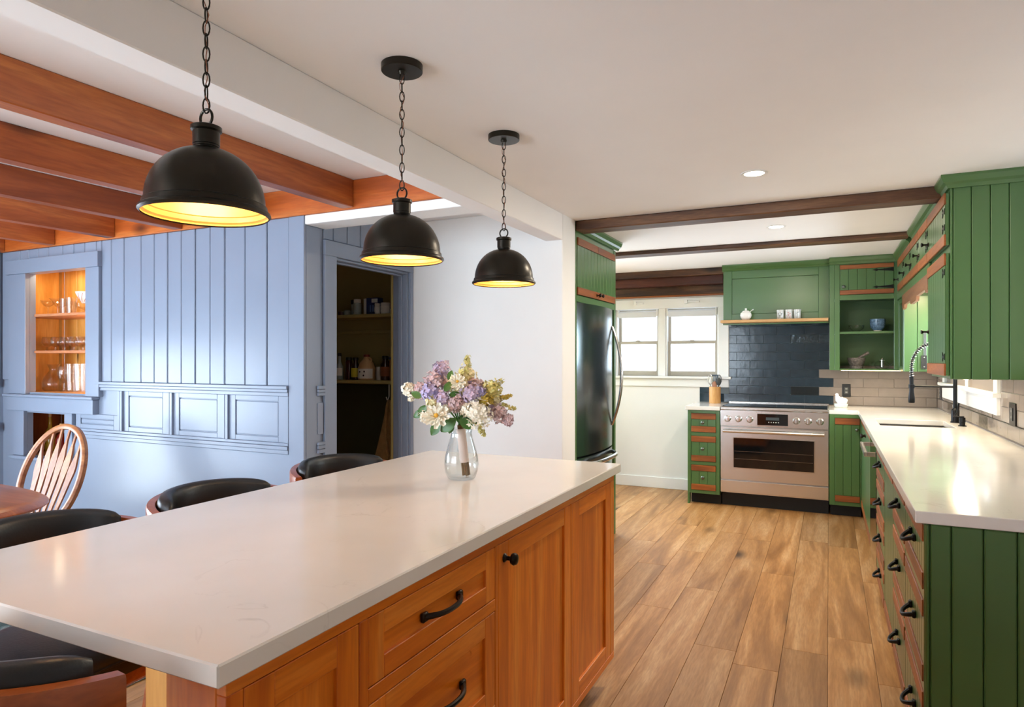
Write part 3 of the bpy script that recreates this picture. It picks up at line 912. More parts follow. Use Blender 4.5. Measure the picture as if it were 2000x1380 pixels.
jar('amber_jar', -2.985, y, z, [(.036, 0), (.037, .01), (.037, .12), (.022, .15), (.022, .16)], BROWN, 'dark amber jar with black lid on the lower pantry shelf', 'jar', (.026, .022, BLKCAP), (.03, .10, plain('rust_label_paper', '8a4a20', .6)))
jar('granola_jar', -2.905, y, z, [(.036, 0), (.037, .15), (.034, .152)], GRANOLA, 'granola filled jar with blue lid at the end of lower pantry shelf', 'jar', (.037, .022, BLUECAP))
z = 1.6975
jar('small_tin', -3.40, y, z, [(.026, 0), (.026, .03)], DKRED, 'small low dark red tin on the upper pantry shelf', 'tin')
jar('small_jar', -3.345, y, z, [(.026, 0), (.027, .032), (.02, .04)], CLEARJ, 'tiny pale jar next to dark red tin on upper pantry shelf', 'jar')
jar('pepper_grinder', -3.30, y + .02, z, [(.019, 0), (.019, .085)], CLEARJ, 'thin jar with wide black cap on the upper pantry shelf', 'jar', (.022, .033, BLKCAP))
jar('spice_shaker', -3.24, y - .01, z, [(.034, 0), (.030, .012), (.032, .02), (.032, .085), (.026, .09)], CLEARJ, 'clear shaker with white lid and white band on upper pantry shelf', 'jar', (.027, .03, WPL))
bxn = thing('baking_box', 'navy blue and white cardboard box with pale top label in pantry', 'box', (-3.10, y, z))
MB().box(-3.155, -3.045, y - .010, y + .05, z, z + .125, .001).build('carton', NAVY, bxn)
MB().box(-3.182, -3.156, y - .008, y + .05, z, z + .122, .001).build('side_flap', WPL, bxn)
MB().box(-3.105, -3.05, y - .0115, y - .0102, z + .088, z + .118).build('printed_panel', WPAP, bxn)
def text(body, loc, size, mat, parent, name='lettering', rot=(R(90), 0, 0), ext=.0004, align='CENTER'):
    cu = bpy.data.curves.new(name, 'FONT'); cu.body = body; cu.size = size; cu.align_x = align; cu.extrude = ext
    t = bpy.data.objects.new(name, cu)
    me = bpy.data.meshes.new_from_object(t)
    bpy.data.objects.remove(t)
    me.materials.append(mat)
    o = bpy.data.objects.new(name, me); COL.objects.link(o)
    o.rotation_euler = rot
    if parent is not None: o.parent = parent
    o.location = Vector(loc) - ORG.get(parent, Vector((0, 0, 0)))
    return o
for a, w in ((.018, .012), (.04, .02)):
    MB().box(-3.14 + a, -3.14 + a + w, y - .0115, y - .0102, z + .02, z + .07).build('printed_panel', plain('light_blue_print', '6a86b8', .5) if a < .03 else bpy.data.materials['light_blue_print'], bxn)
jar('pill_bottle', -3.032, y - .035, z, [(.020, 0), (.021, .06), (.019, .064)], WPL, 'small white ribbed bottle standing before the navy box', 'bottle', (.021, .015, WPL), (.012, .05, WPAP))
jar('supplement_tub', -2.97, y - .02, z, [(.034, 0), (.035, .064), (.033, .066)], WPL, 'wide white tub with white lid on the upper pantry shelf', 'tub', (.035, .017, WPL), (.01, .058, WPAP))
jar('ketchup_bottle', -2.905, y, z, [(.027, 0), (.028, .01), (.028, .09), (.016, .12)], WPL, 'white bottle with dark red cap and burgundy label in the pantry', 'bottle', (.016, .033, REDCAP), (.035, .09, BURG))
# hanging cloth bag
BAG = plain('tan_canvas', '9a7a4a', .9, var=.2, vscale=20, bmp=.5, bscale=50)
bag = thing('canvas_bag', 'tan canvas bag hanging from a hook below the pantry shelf', 'bag', (-2.93, 3.95, .50))
path = []
for i in range(13):
    t = i / 12
    w = .018 + .085 * t ** 1.1
    path.append((t, w))
mb = MB(); v, f = [], []; n = 20
for t, w in path:
    zc = 1.06 - .56 * t
    for k_ in range(n):
        a = 2 * math.pi * k_ / n
        r_ = 1 + .22 * math.sin(5 * a + 1.5 * t) * (.4 + .6 * t)
        v.append((-2.90 - .05 * t + w * r_ * math.cos(a), 3.95 + .045 * w / .1 * r_ * math.sin(a), zc))
for i in range(12):
    for k_ in range(n): f.append([i * n + k_, i * n + (k_ + 1) % n, (i + 1) * n + (k_ + 1) % n, (i + 1) * n + k_])
f.append([12 * n + k_ for k_ in range(n)]); f.append(list(range(n))[::-1])
mb.add(v, f); mb.build('body', BAG, bag, smooth=True)
MB().tube([(-2.87 + .03 * math.sin(t) , 3.91 - .004, .86 - .20 * math.cos(t)) for t in [math.pi * 2 * i / 20 for i in range(20)]], .009, 8, closed=True).build('strap', BAG, bag, smooth=True)
hook = tag(MB().tube([(-2.90, 3.949, 1.176), (-2.90, 3.949, 1.09), (-2.90, 3.94, 1.07), (-2.90, 3.925, 1.065), (-2.90, 3.915, 1.085)], .004, 8).build('coat_hook', WPL, None, smooth=True), 'small pale hook under the pantry shelf holding the canvas bag', 'hook')

# ================================================================== ISLAND
XI = -.81
isl = thing('kitchen_island', 'long cherry wood island cabinet with drawers and doors under white top', 'island', (-1.0, 1.7, 0))
fi = ('+x', XI - .022)
MB().box(-1.415, XI - .022, 1.01, 2.655, .125, .884).build('body', CHERRY['z'], isl)
MB().box(-.95, XI - .022, .712, 1.01, .125, .884).build('end_body', CHERRY['z'], isl)
MB().box(-1.35, -.895, 1.05, 2.60, 0, .125).build('toe_kick', KICK, isl)
def ip(n, u0, u1, n0, n1, z0, z1, mat, par=None, ch=.0015): return fpiece(n, fi, u0, u1, n0, n1, z0, z1, mat, par or isl, ch)
CH = CHERRY
# face frame
ip('rail', .700, 2.665, 0, .022, .855, .884, CH['y']); ip('rail', .700, 2.665, 0, .022, .115, .142, CH['y'])
for a, b in ((.700, .732), (1.010, 1.036), (1.579, 1.597), (2.158, 2.177), (2.617, 2.665)):
    ip('stile', a, b, 0, .022, .142, .855, CH['z'])
for z0, z1 in ((.683, .715), (.405, .43)): ip('rail', 1.036, 1.579, 0, .022, z0, z1, CH['y'])
def shaker(kind, u0, u1, z0, z1, pull=None, knob_at=None, frame=.062):
    g = .0018
    u0 += g; u1 -= g; z0 += g; z1 -= g
    ctr = ip(kind, u0 + frame * .9, u1 - frame * .9, .004, .013, z0 + frame * .8, z1 - frame * .8, CH['z' if (z1 - z0) > .35 else 'y'])
    for a, b, c, d, ax in ((u0, u0 + frame, z0, z1, 'z'), (u1 - frame, u1, z0, z1, 'z'), (u0 + frame, u1 - frame, z0, z0 + frame * .92, 'y'), (u0 + frame, u1 - frame, z1 - frame * .92, z1, 'y')):
        ip('frame_rail' if ax == 'y' else 'frame_stile', a, b, .002, .0215, c, d, CH[ax], ctr)
    if pull: bow_pull(fi, pull[0], pull[1], .014 if kind == 'drawer' else .0215, .155, BRONZE, ctr)
    if knob_at:
        flathe('knob', fi, knob_at[0], knob_at[1], [(.013, .0215), (.012, .024), (.006, .03), (.006, .040), (.015, .045), (.0175, .052), (.014, .059), (.005, .062)], BRONZE, ctr)
    return ctr
shaker('door', .732, 1.010, .142, .855, pull=(.905, .665))
shaker('drawer', 1.036, 1.579, .715, .855, pull=(1.315, .785), frame=.05)
shaker('drawer', 1.036, 1.579, .43, .683, pull=(1.33, .56), frame=.055)
shaker('drawer', 1.036, 1.579, .142, .405, pull=(1.33, .28), frame=.055)
shaker('door', 1.597, 2.158, .142, .855, knob_at=(1.635, .81))
shaker('door', 2.177, 2.617, .142, .855)
# near end: pilaster boards
MB().box(-.945, -.832, .700, .7115, .115, .884, .002).build('end_board', CH['z'], isl)
MB().box(-1.42, -.951, 1.0, 1.0095, .115, .884, .002).build('end_board', wood('light_cherry', 'b07838', 'd09a54', 'deb070', 'z', .35, 6, value_var=.02), isl)
tag(MB().box(-1.735, -.79, .668, 2.70, .8845, .92, .003).build('island_worktop', QUARTZ), 'long white quartz worktop of the island carrying the flower vase', 'worktop')

# ================================================================== PENDANTS
def pendant(y, label):
    t = thing('pendant_lamp', label, 'lamp', (-1.193, y, 1.66), 'dome pendants over the island')
    x = -1.193
    zc = 1.666
    # dome with lip; outside then inside back down
    outp = [(.127, zc), (.130, zc + .003), (.129, zc + .008), (.1235, zc + .012), (.122, zc + .022), (.1185, zc + .024)]
    for i in range(1, 13):
        a = R(90) * i / 13
        outp.append((.1185 * math.cos(a) ** .92, zc + .024 + .118 * math.sin(a)))
    outp += [(.026, zc + .1445), (.026, zc + .148), (.024, zc + .15)]
    MB().lathe(outp + [(r_ - .0025, z_ - .002) for r_, z_ in outp[::-1][2:]], (x, y, 0), 48, close=True).build('shade', SHADE, t, smooth=True, sharp=30)
    inner = [(max(.004, r_ - .0032), z_ - .003) for r_, z_ in outp[1:-3]]
    inner[0] = (.1245, zc + .0015)
    MB().lathe(inner[::-1], (x, y, 0), 48).build('shade_lining', GOLD, t, smooth=True)
    m_ = bpy.data.objects[t.children[-1].name].data
    # lathe caps the smallest ring; remove the big cap so that the lining stays open
    import bmesh
    bm = bmesh.new(); bm.from_mesh(m_)
    big = [f_ for f_ in bm.faces if len(f_.verts) == 48 and f_.calc_area() > .02]
    bmesh.ops.delete(bm, geom=big, context='FACES'); bm.to_mesh(m_); bm.free()
    MB().lathe([(.027, zc + .149), (.027, zc + .176), (.031, zc + .179), (.031, zc + .187), (.024, zc + .190), (.010, zc + .193)], (x, y, 0), 28).build('neck', SHADE, t, smooth=True)
    MB().lathe([(.012, zc + .100), (.020, zc + .104), (.020, zc + .145)], (x, y, 0), 18).build('socket', BLACK, t, smooth=True)
    bl = MB().lathe([(.004, zc + .028), (.018, zc + .034), (.026, zc + .052), (.024, zc + .072), (.013, zc + .092), (.012, zc + .100)], (x, y, 0), 18).build('bulb', glow('bulb_glow', 'ffd28a', 5.0) if 'bulb_glow' not in bpy.data.materials else bpy.data.materials['bulb_glow'], t, smooth=True)
    MB().tube([(x + .018 * math.cos(a), y, zc + .207 + .018 * math.sin(a)) for a in [2 * math.pi * i / 20 for i in range(20)]], .0028, 8, closed=True).build('ring', SHADE, t, smooth=True)
    z0, z1 = zc + .219, CZ - .030
    nl = int(round((z1 - z0) / .0272))
    ch = MB()
    pz = (z1 - z0) / nl
    for i in range(nl):
        zc_ = z0 + (i + .5) * pz
        h = pz * .5 + .0026
        an = (i % 2) * R(90) + R(30)
        pts = []
        for k_ in range(14):
            a = 2 * math.pi * k_ / 14
            u, w = .0070 * math.cos(a), h * math.sin(a)
            pts.append((x + u * math.cos(an), y + u * math.sin(an), zc_ + w))
        ch.tube(pts, .0017, 6, closed=True)
    ch.build('chain', SHADE, t, smooth=True)
    cpts = [(x + .006 * math.sin(i * 1.1), y + .006 * math.cos(i * 1.3), z0 + (z1 - z0) * i / 24) for i in range(25)]
    MB().tube(cpts, .0011, 5).build('cord', plain('amber_cord', '8a5030', .5) if 'amber_cord' not in bpy.data.materials else bpy.data.materials['amber_cord'], t, smooth=True)
    MB().lathe([(.062, CZ - .022), (.064, CZ - .020), (.064, CZ - .0005)], (x, y, 0), 36).lathe([(.010, CZ - .031), (.014, CZ - .022)], (x, y, 0), 16).build('canopy', SHADE, t, smooth=True)
    light_object('pendant_bulb_light', 'POINT', (x, y, zc + .05), 2.9, WARM, shadow_soft_size=.045)
    return t
pendant(.979, 'black dome pendant lamp over the bare end of the island')
pendant(1.691, 'black dome pendant lamp hanging between the two others')
pendant(2.401, 'black dome pendant lamp beyond the vase, closest to white wall')

def can(x, y, label):
    t = thing('recessed_light', label, 'light', (x, y, CZ - .004), 'recessed ceiling lights')
    MB().lathe([(.048, -.004), (.062, -.004), (.064, -.0005), (.046, -.0005)], (x, y, CZ), 32, close=True).build('trim_ring', TRIMW, t, smooth=True)
    MB().lathe([(.001, -.0025), (.047, -.0025), (.047, -.001)], (x, y, CZ), 32).build('lens', glow('downlight_lens', 'fff0cf', 16.0) if 'downlight_lens' not in bpy.data.materials else bpy.data.materials['downlight_lens'], t, smooth=True)
    light_object('downlight', 'AREA', (x, y, CZ - .006), 14.0, WARM_SOFT, (0, 0, 0), shape='DISK', size=.09)
can(-.33, 3.423, 'round recessed ceiling light before the first dark beam')
can(-.327, 4.865, 'round recessed ceiling light between the two dark beams')

# ================================================================== FRIDGE AND ITS CABINET
fx = ('+x', XF)
def gp(n, face, u0, u1, n0, n1, z0, z1, mat, par, ch=.0015): return fpiece(n, face, u0, u1, n0, n1, z0, z1, mat, par, ch)
fc = thing('fridge_cabinet', 'green fridge surround with beadboard cupboard doors and wood bars above', 'cabinet', (-1.9, 4.53, 0))
MB().box(-2.30, XF, 4.087, 4.112, 0, 2.206, .002).build('side_panel', GREEN, fc)
MB().box(-2.30, XF, 4.955, 4.995, 0, 2.206, .002).build('side_panel', GREEN, fc)
MB().box(-2.30, XF - .002, 4.112, 4.955, 1.765, 1.785).build('cupboard_floor', GREEN, fc)
MB().box(-2.30, XF - .004, 4.112, 4.955, 2.17, CZ - .001).build('top_rail', GREEN, fc)
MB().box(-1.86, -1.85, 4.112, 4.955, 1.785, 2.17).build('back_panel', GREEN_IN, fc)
gp('face_rail', fx, 4.112, 4.955, -.02, .0, 1.742, 1.786, GREEN, fc)
for a, b in ((4.116, 4.532), (4.536, 4.951)):
    dr = gp('door', fx, a, b, -.018, -.002, 1.79, 2.168, GREEN, fc)
    nb = 6; w = (b - a) / nb
    for i in range(nb): gp('board', fx, a + i * w + .0015, a + (i + 1) * w - .0015, -.002, .004, 1.84, 2.118, GREEN, dr, .002)
    gp('bar', fx, a, b, -.002, .010, 1.79, 1.839, BAR['y'], dr); gp('bar', fx, a, b, -.002, .010, 2.119, 2.168, BAR['y'], dr)
    knob(fx, b - .03 if a < 4.3 else a + .03, 1.815, .010, BRONZE, dr, .013)
crp = [(0, 0), (.012, 0), (.020, .016), (.034, .026), (.045, .050), (.045, .062), (0, .062)]
MB().prism(crp, lambda a, b: (XF + a, 4.236, CZ - .0625 + b), lambda a, b: (XF + a, 5.03, CZ - .0625 + b)).build('crown', GREEN, fc)

fg = thing('refrigerator', 'black stainless bottom-freezer refrigerator with curved steel door handle', 'refrigerator', (-1.9, 4.53, 0))
MB().box(-2.25, XF - .035, 4.12, 4.945, .02, 1.738).build('body', BLACK, fg)
def curved_door(name, z0, z1, y0=4.118, y1=4.948, bulge=.05):
    mb = MB(); v, f = [], []; n = 14
    for i in range(n + 1):
        t = i / n; y = y0 + (y1 - y0) * t
        x = XF - .012 + bulge * (1 - (2 * t - 1) ** 2) ** .8
        for zz in (z0, z1): v += [(x, y, zz), (XF - .034, y, zz)]
    for i in range(n):
        a, b = 4 * i, 4 * i + 4
        f += [[a, b, b + 2, a + 2], [a + 1, a + 3, b + 3, b + 1], [a, a + 1, b + 1, b], [a + 2, b + 2, b + 3, a + 3]]
    f += [[0, 2, 3, 1], [4 * n, 4 * n + 1, 4 * n + 3, 4 * n + 2]]
    mb.add(v, f)
    return mb.build(name, FRIDGE, fg, smooth=True, sharp=50)
dr = curved_door('door', .708, 1.738)
hp = []
for i in range(17):
    t = -1 + 2 * i / 16
    hp.append((XF + .012 + .075 * (1 - t * t), 4.86, 1.235 + .375 * t))
MB().tube(hp, [.013 - .003 * abs(-1 + 2 * i / 16) for i in range(17)], 12).build('handle', STEEL_B, dr, smooth=True)
fz = curved_door('freezer_drawer', .10, .695)
MB().tube([(XF + .005 + .085 * (1 - t ** 4), 4.53 + .36 * t, .655) for t in [-1 + 2 * i / 20 for i in range(21)]], .015, 12).build('handle', STEEL_B, fz, smooth=True)
MB().box(-2.2, XF - .04, 4.14, 4.93, 0, .0995).build('plinth', BLACK, fg)

# ================================================================== RANGE WALL
YF = 6.33
ff = ('-y', YF)
def qp(n, u0, u1, n0, n1, z0, z1, mat, par, ch=.0015): return fpiece(n, ff, u0, u1, n0, n1, z0, z1, mat, par, ch)
# drawer base cabinet
dc = thing('drawer_cabinet', 'narrow green three-drawer base cabinet with wood bars, between window wall and range', 'cabinet', (-1.06, 6.6, 0))
MB().box(-1.2035, -.912, YF + .016, YB - .018, .102, .883).build('body', GREEN, dc)
MB().box(-1.204, -1.186, YF, 6.40, 0, .102, .001).build('foot', GREEN, dc)
MB().box(-1.186, -.912, 6.42, 6.90, 0, .1018).build('toe_kick', KICK, dc)
for a, b in ((-1.204, -1.172), (-.944, -.912)): qp('stile', a, b, -.016, 0, .102, .883, GREEN, dc)
for z0, z1 in ((.102, .134), (.37, .402), (.642, .676), (.855, .883)): qp('rail', -1.172, -.944, -.016, 0, z0, z1, GREEN, dc)
for z0, z1, kz in ((.679, .852, .769), (.405, .639, .524), (.136, .367, .255)):
    dw = qp('drawer', -1.170, -.946, -.015, -.004, z0, z1, GREEN, dc)
    for i in range(3):
        w = .222 / 3
        qp('board', -1.169 + i * w + .0015, -1.169 + (i + 1) * w - .0015, -.004, .002, z0 + .054, z1 - .054, GREEN, dw, .002)
    qp('bar', -1.169, -.947, -.004, .008, z0, z0 + .053, BAR['x'], dw); qp('bar', -1.169, -.947, -.004, .008, z1 - .053, z1, BAR['x'], dw)
    knob(ff, -1.061, kz, .002, PEWTER, dw, .0165)
tag(MB().box(-1.226, -.9085, 6.315, YB - .009, .884, .92, .003).build('worktop', QUARTZ), 'short white quartz worktop between window wall and range, holding utensil crock', 'worktop')

rg = thing('range_cooker', 'wide stainless steel range with black cooktop, six knobs and oven window', 'range', (-.453, 6.62, 0))
MB().box(-.905, -.001, YF + .03, 6.935, .13, .905).build('body', STEEL, rg)
MB().box(-.903, -.003, 6.425, 6.90, 0, .129).build('plinth', KICK, rg)
qp('storage_panel', -.905, -.001, -.03, 0, .142, .247, STEEL, rg, .003)
od = qp('oven_door', -.905, -.001, -.03, 0, .256, .742, STEEL, rg, .003)
qp('window_frame', -.796, -.109, 0, .0025, .361, .649, STEEL_B, od, .001)
qp('window', -.788, -.117, .0026, .004, .369, .641, BLACKGLASS, od, .0005)
for z_ in (.47, .40): MB().cyl((-.78, YF - .0045, z_ + .05), (-.125, YF - .0045, z_ + .05), .0012, n=6).build('oven_rack', STEEL_B, od)
MB().cyl((-.875, YF - .055, .705), (-.035, YF - .055, .705), .015, n=18).build('handle', STEEL_B, od, smooth=True)
for x in (-.86, -.05): MB().cyl((x, YF, .705), (x, YF - .055, .705), .011, n=14).build('handle_post', STEEL_B, od, smooth=True)
cpn = qp('control_panel', -.905, -.001, -.03, .004, .748, .893, STEEL, rg, .003)
dsp = qp('display', -.584, -.327, .004, .007, .766, .868, BLACKGLASS, cpn, .001)
qp('display_trim', -.584, -.327, .004, .0085, .757, .766, STEEL_B, cpn, .001)
qp('screen', -.51, -.40, .0071, .0076, .812, .838, plain('dim_lcd', '3c4548', .3), cpn, 0)
for i in range(5): qp('touch_icon', -.49 + i * .02, -.482 + i * .02, .0071, .0076, .790, .797, WPL, cpn, 0)
for x in (-.841, -.745, -.649, -.259, -.164, -.07):
    kb = flathe('knob', ff, x, .815, [(.030, .004), (.031, .007), (.026, .010), (.024, .034), (.021, .038), (.004, .0385)], STEEL_B, cpn, 24)
    qp('grip', x - .004, x + .004, .0385, .044, .796, .834, STEEL, kb, .001)
MB().box(-.9055, -.0005, YF - .012, 6.935, .894, .922, .008).build('bullnose_top', STEEL, rg)
MB().box(-.895, -.012, YF + .025, 6.90, .9222, .928, .001).build('cooktop_glass', BLACKGLASS, rg)
MB().box(-.905, -.001, 6.90, 6.938, .9222, .940, .003).build('back_riser', STEEL, rg)
RING = plain('cooktop_marking', '2a2d30', .2)
for x, y, r_ in ((-.70, 6.52, .085), (-.70, 6.76, .07), (-.45, 6.64, .11), (-.20, 6.52, .07), (-.20, 6.76, .085)):
    MB().lathe([(r_, .9281), (r_ + .003, .9281), (r_ + .003, .9284), (r_, .9284)], (x, y, 0), 36, close=True).build('burner_ring', RING, rg)

rc = thing('base_cabinet', 'green base cabinet with one boarded door and wood bars, between range and room corner', 'cabinet', (.13, 6.6, 0))
MB().box(.004, .249, YF + .016, YB - .018, .102, .883).build('body', GREEN, rc)
MB().box(.012, .249, 6.42, 6.90, 0, .1018).build('toe_kick', KICK, rc)
qp('stile', .004, .046, -.016, 0, .102, .883, GREEN, rc); qp('stile', .239, .2495, -.016, 0, .102, .883, GREEN, rc)
for z0, z1 in ((.102, .135), (.855, .883)): qp('rail', .046, .239, -.016, 0, z0, z1, GREEN, rc)
dw = qp('door', .047, .238, -.015, -.004, .137, .853, GREEN, rc)
for i in range(3):
    w = .19 / 3
    qp('board', .0475 + i * w + .0015, .0475 + (i + 1) * w - .0015, -.004, .003, .19, .798, GREEN, dw, .002)
qp('bar', .048, .2375, -.004, .009, .137, .188, BAR['x'], dw); qp('bar', .048, .2375, -.004, .009, .8, .853, BAR['x'], dw)
knob(ff, .215, .76, .003, PEWTER, dw, .014)

# hood with shelf
hd = thing('range_hood', 'green panelled hood box built above the slate blue tiles', 'hood', (-.46, 6.8, 1.70))
fh = ('-y', 6.66)
MB().box(-.925, .003, 6.675, YB - .0005, 1.738, 2.21).build('body', GREEN, hd)
def hp_(n, u0, u1, n0, n1, z0, z1, mat=GREEN, ch=.002): return fpiece(n, fh, u0, u1, n0, n1, z0, z1, mat, hd, ch)
hp_('stile', -.925, -.845, -.015, 0, 1.738, 2.21); hp_('stile', -.085, .003, -.015, 0, 1.738, 2.21)
hp_('rail', -.845, -.085, -.015, 0, 1.738, 1.795); hp_('rail', -.845, -.085, -.015, 0, 2.135, 2.21)
hp_('panel', -.8445, -.0855, -.0149, -.006, 1.796, 2.134)
MB().prism(crp, lambda a, b: (-.935, 6.675 - a * .8, CZ - .0625 + b), lambda a, b: (.003, 6.675 - a * .8, CZ - .0625 + b)).build('crown', GREEN, hd)
MB().box(-.92, -.0, 6.66, 6.94, 1.716, 1.737, .003).build('liner', STEEL, hd)
MB().box(-.925, .0, 6.642, 6.66, 1.690, 1.7045, .002).build('lip', GREEN, hd)
HL = glow('hood_led', 'f4f8ff', 3.0)
for i in range(5): MB().lathe([(.006, 0), (.006, .004)], (-.51 + i * .022, 6.672, 1.711), 10).build('button', HL, hd)
for x in (-.76, -.12): MB().lathe([(.016, 0), (.02, .004)], (x, 6.70, 1.7115), 14).build('lamp', HL, hd)
sh = tag(MB().box(-.93, -.004, 6.50, 6.6595, 1.705, 1.73, .002).build('wall_shelf', SHELFOAK), 'pale oak shelf below the green hood carrying sugar pot and tins', 'shelf')

# sugar pot and tins
z = 1.7305
sp = thing('sugar_pot', 'round white lidded sugar pot with spoon on the oak shelf', 'pot', (-.708, 6.575, z))
MB().lathe([(.022, 0), (.030, .002), (.047, .022), (.053, .045), (.048, .066), (.030, .080)], (-.708, 6.575, z), 24).build('body', WHITECER, sp, smooth=True)
MB().lathe([(.034, .078), (.030, .086), (.012, .091), (.006, .094), (.010, .100), (.010, .108), (.003, .112)], (-.708, 6.575, z), 20).build('lid', WHITECER, sp, smooth=True)
MB().tube([(-.680, 6.575, z + .070), (-.655, 6.57, z + .090), (-.640, 6.565, z + .098)], [.0035, .0035, .006], 8).build('spoon', WHITECER, sp, smooth=True)
TIN = plain('tin_white', 'c9cac6', .3, .2)
def motif(face, u, z0, h, mat, par, seed):
    rr = random.Random(seed)
    mb = MB()
    for _ in range(26):
        a, b = rr.uniform(-.018, .018), rr.uniform(0, h)
        w, hh = rr.uniform(.002, .006), rr.uniform(.002, .006)
        n_ = math.sqrt(max(0, .0335 ** 2 - a * a)) - .0335
        fbox(mb, face, u + a - w / 2, u + a + w / 2, n_ - .001, n_ + .0006, z0 + b, z0 + b + hh)
    return mb.build('printed_motif', mat, par)
for x, c, w, sd in ((-.405, '2a2a2c', 'black', 1), (-.333, 'b04a30', 'orange', 2), (-.262, '7a8084', 'grey', 3)):
    tn = thing('spice_tin', 'small round white tin with %s printed pattern on the oak shelf' % w, 'tin', (x, 6.585, z), 'tins on the oak shelf')
    MB().lathe([(.032, 0), (.033, .002), (.033, .074)], (x, 6.585, z), 22).build('body', TIN, tn, smooth=True)
    MB().lathe([(.0345, .0742), (.0345, .086), (.030, .088)], (x, 6.585, z), 22).build('lid', plain('tin_lid', 'd6d6d2', .3, .3) if 'tin_lid' not in bpy.data.materials else bpy.data.materials['tin_lid'], tn, smooth=True)
    motif(('-y', 6.585 - .0335), x, z + .008, .052, plain('motif_' + w, c, .5), tn, sd)

# utensil crock
cr = tag(MB().lathe([(.055, 0), (.056, .003), (.056, .165), (.049, .165), (.049, .01), (.002, .008)], (-1.03, 6.83, .9205), 28).build('utensil_crock', BAMBOO, None, smooth=True), 'round bamboo crock holding cooking utensils on the short worktop', 'crock')
def utensil(name, x, y, tx, ty, L, head, mat, label):
    t = thing(name, label, 'utensil', (x, y, .93), None)
    b = Vector((x, y, .935)); e = Vector((tx, ty, .935 + L))
    MB().tube([b, e], [.005, .0045], 8).build('handle', mat, t, smooth=True)
    if head == 'spoon':
        mb = MB(); mb.ball((tx, ty, e.z + .035), .03, 12, 8, (.8, .35, 1.35)); mb.build('bowl', mat, t, smooth=True)
    elif head == 'slotted':
        mb = MB()
        for i in range(4): mb.box(tx - .030 + i * .017, tx - .030 + i * .017 + .009, ty - .003, ty + .003, e.z + .012, e.z + .085, .001)
        mb.box(tx - .030, tx + .030, ty - .003, ty + .003, e.z - .002, e.z + .013, .001); mb.box(tx - .030, tx + .030, ty - .003, ty + .003, e.z + .084, e.z + .096, .003)
        mb.build('blade', mat, t)
    elif head == 'whisk':
        mb = MB()
        for k_ in range(5):
            a = math.pi * k_ / 5
            mb.tube([(tx + .026 * math.sin(s_) * math.cos(a), ty + .026 * math.sin(s_) * math.sin(a), e.z + .05 - .05 * math.cos(s_)) for s_ in [2 * math.pi * i / 16 for i in range(16)]], .0014, 5, closed=True)
        mb.build('wires', mat, t, smooth=True)
    return t
GREYNYLON = plain('grey_blue_nylon', '4c5a68', .5); DKNYLON = plain('dark_nylon', '3a3a38', .5); PINKW = plain('pinkish_wood', 'b07a60', .6)
def lean(ang, L, rt=.049):
    """foot and top of a handle that leans on the crock's rim towards ang; the feet are turned a third further so that no two handles meet"""
    c = lambda r_, t: (-1.03 + r_ * math.cos(R(t)), 6.83 + r_ * math.sin(R(t)))
    return c(.034, ang + 120) + c(rt, ang) + (L,)
utensil('slotted_turner', -1.033, 6.833, -1.03, 6.83, .175, 'slotted', GREYNYLON, 'blue-grey slotted turner standing upright in the bamboo crock')
utensil('steel_whisk', *lean(215, .17), 'whisk', STEEL_B, 'steel balloon whisk leaning to the window side of bamboo crock')
utensil('ladle', *lean(138, .17), 'spoon', WHITECER, 'white serving spoon leaning out of the bamboo crock')
utensil('pasta_spoon', *lean(-35, .165), 'spoon', DKNYLON, 'dark nylon spoon leaning to the range side of crock')
utensil('egg_whisk', *lean(45, .17), 'whisk', DKNYLON, 'dark wire whisk behind the dark nylon spoon in crock')
utensil('wooden_spoon', *lean(268, .13, .020), 'spoon', PINKW, 'short pinkish wooden spoon low in the bamboo crock')

# white ceramic hen dish
hn = thing('ceramic_hen', 'small white and mint ceramic hen dish on the worktop beside range', 'ornament', (.10, 6.74, .9205))
mb = MB(); mb.lathe([(.048, 0), (.055, .008), (.058, .03), (.055, .034)], (.10, 6.74, .9205), 24); mb.build('dish', MINT, hn, smooth=True)
mb = MB()
mb.tube([(.15, 6.74, .9205 + .075), (.13, 6.74, .9205 + .055), (.10, 6.74, .9205 + .055), (.075, 6.74, .9205 + .075), (.065, 6.74, .9205 + .105)], [.012, .036, .044, .028, .014], 14)
mb.ball((.066, 6.74, .9205 + .112), .016, 12, 8)
mb.build('bird', WHITECER, hn, smooth=True)
MB().tube([(.053, 6.74, 1.031), (.043, 6.74, 1.029)], [.005, .001], 6).build('beak', plain('beak_glaze', 'c0803a', .3), hn)

# outlet on the taupe tiles
def outlet(name, face, u, z, w, label, mat=BLACK):
    o = thing(name, label, 'outlet', fpt(face, u, .009, z - .06))
    fpiece('plate', face, u - w / 2, u + w / 2, .009, .015, z - .06, z + .06, mat, o, .003)
    fpiece('switch', face, u - .017, u + .017, .0151, .019, z - .034, z + .034, plain('dark_grey_switch', '3c3c3a', .4) if 'dark_grey_switch' not in bpy.data.materials else bpy.data.materials['dark_grey_switch'], o, .002)
    for s in (-.016, .016): fpiece('socket', face, u - .009, u + .009, .0191, .0198, z + s - .006, z + s + .006, plain('pale_socket', '8c8c86', .4) if 'pale_socket' not in bpy.data.materials else bpy.data.materials['pale_socket'], o, 0)
    return o
outlet('wall_outlet', fb, .148, 1.066, .072, 'black wall outlet on taupe tiles above the hen dish')
outlet('wall_switch', fr, 4.245, 1.072, .13, 'bronze double switch plate on right wall tiles by the window', BRONZE)
outlet('wall_outlet', fr, 6.72, 1.07, .075, 'dark outlet in the tiled corner beneath the corner cabinet', BRONZE)

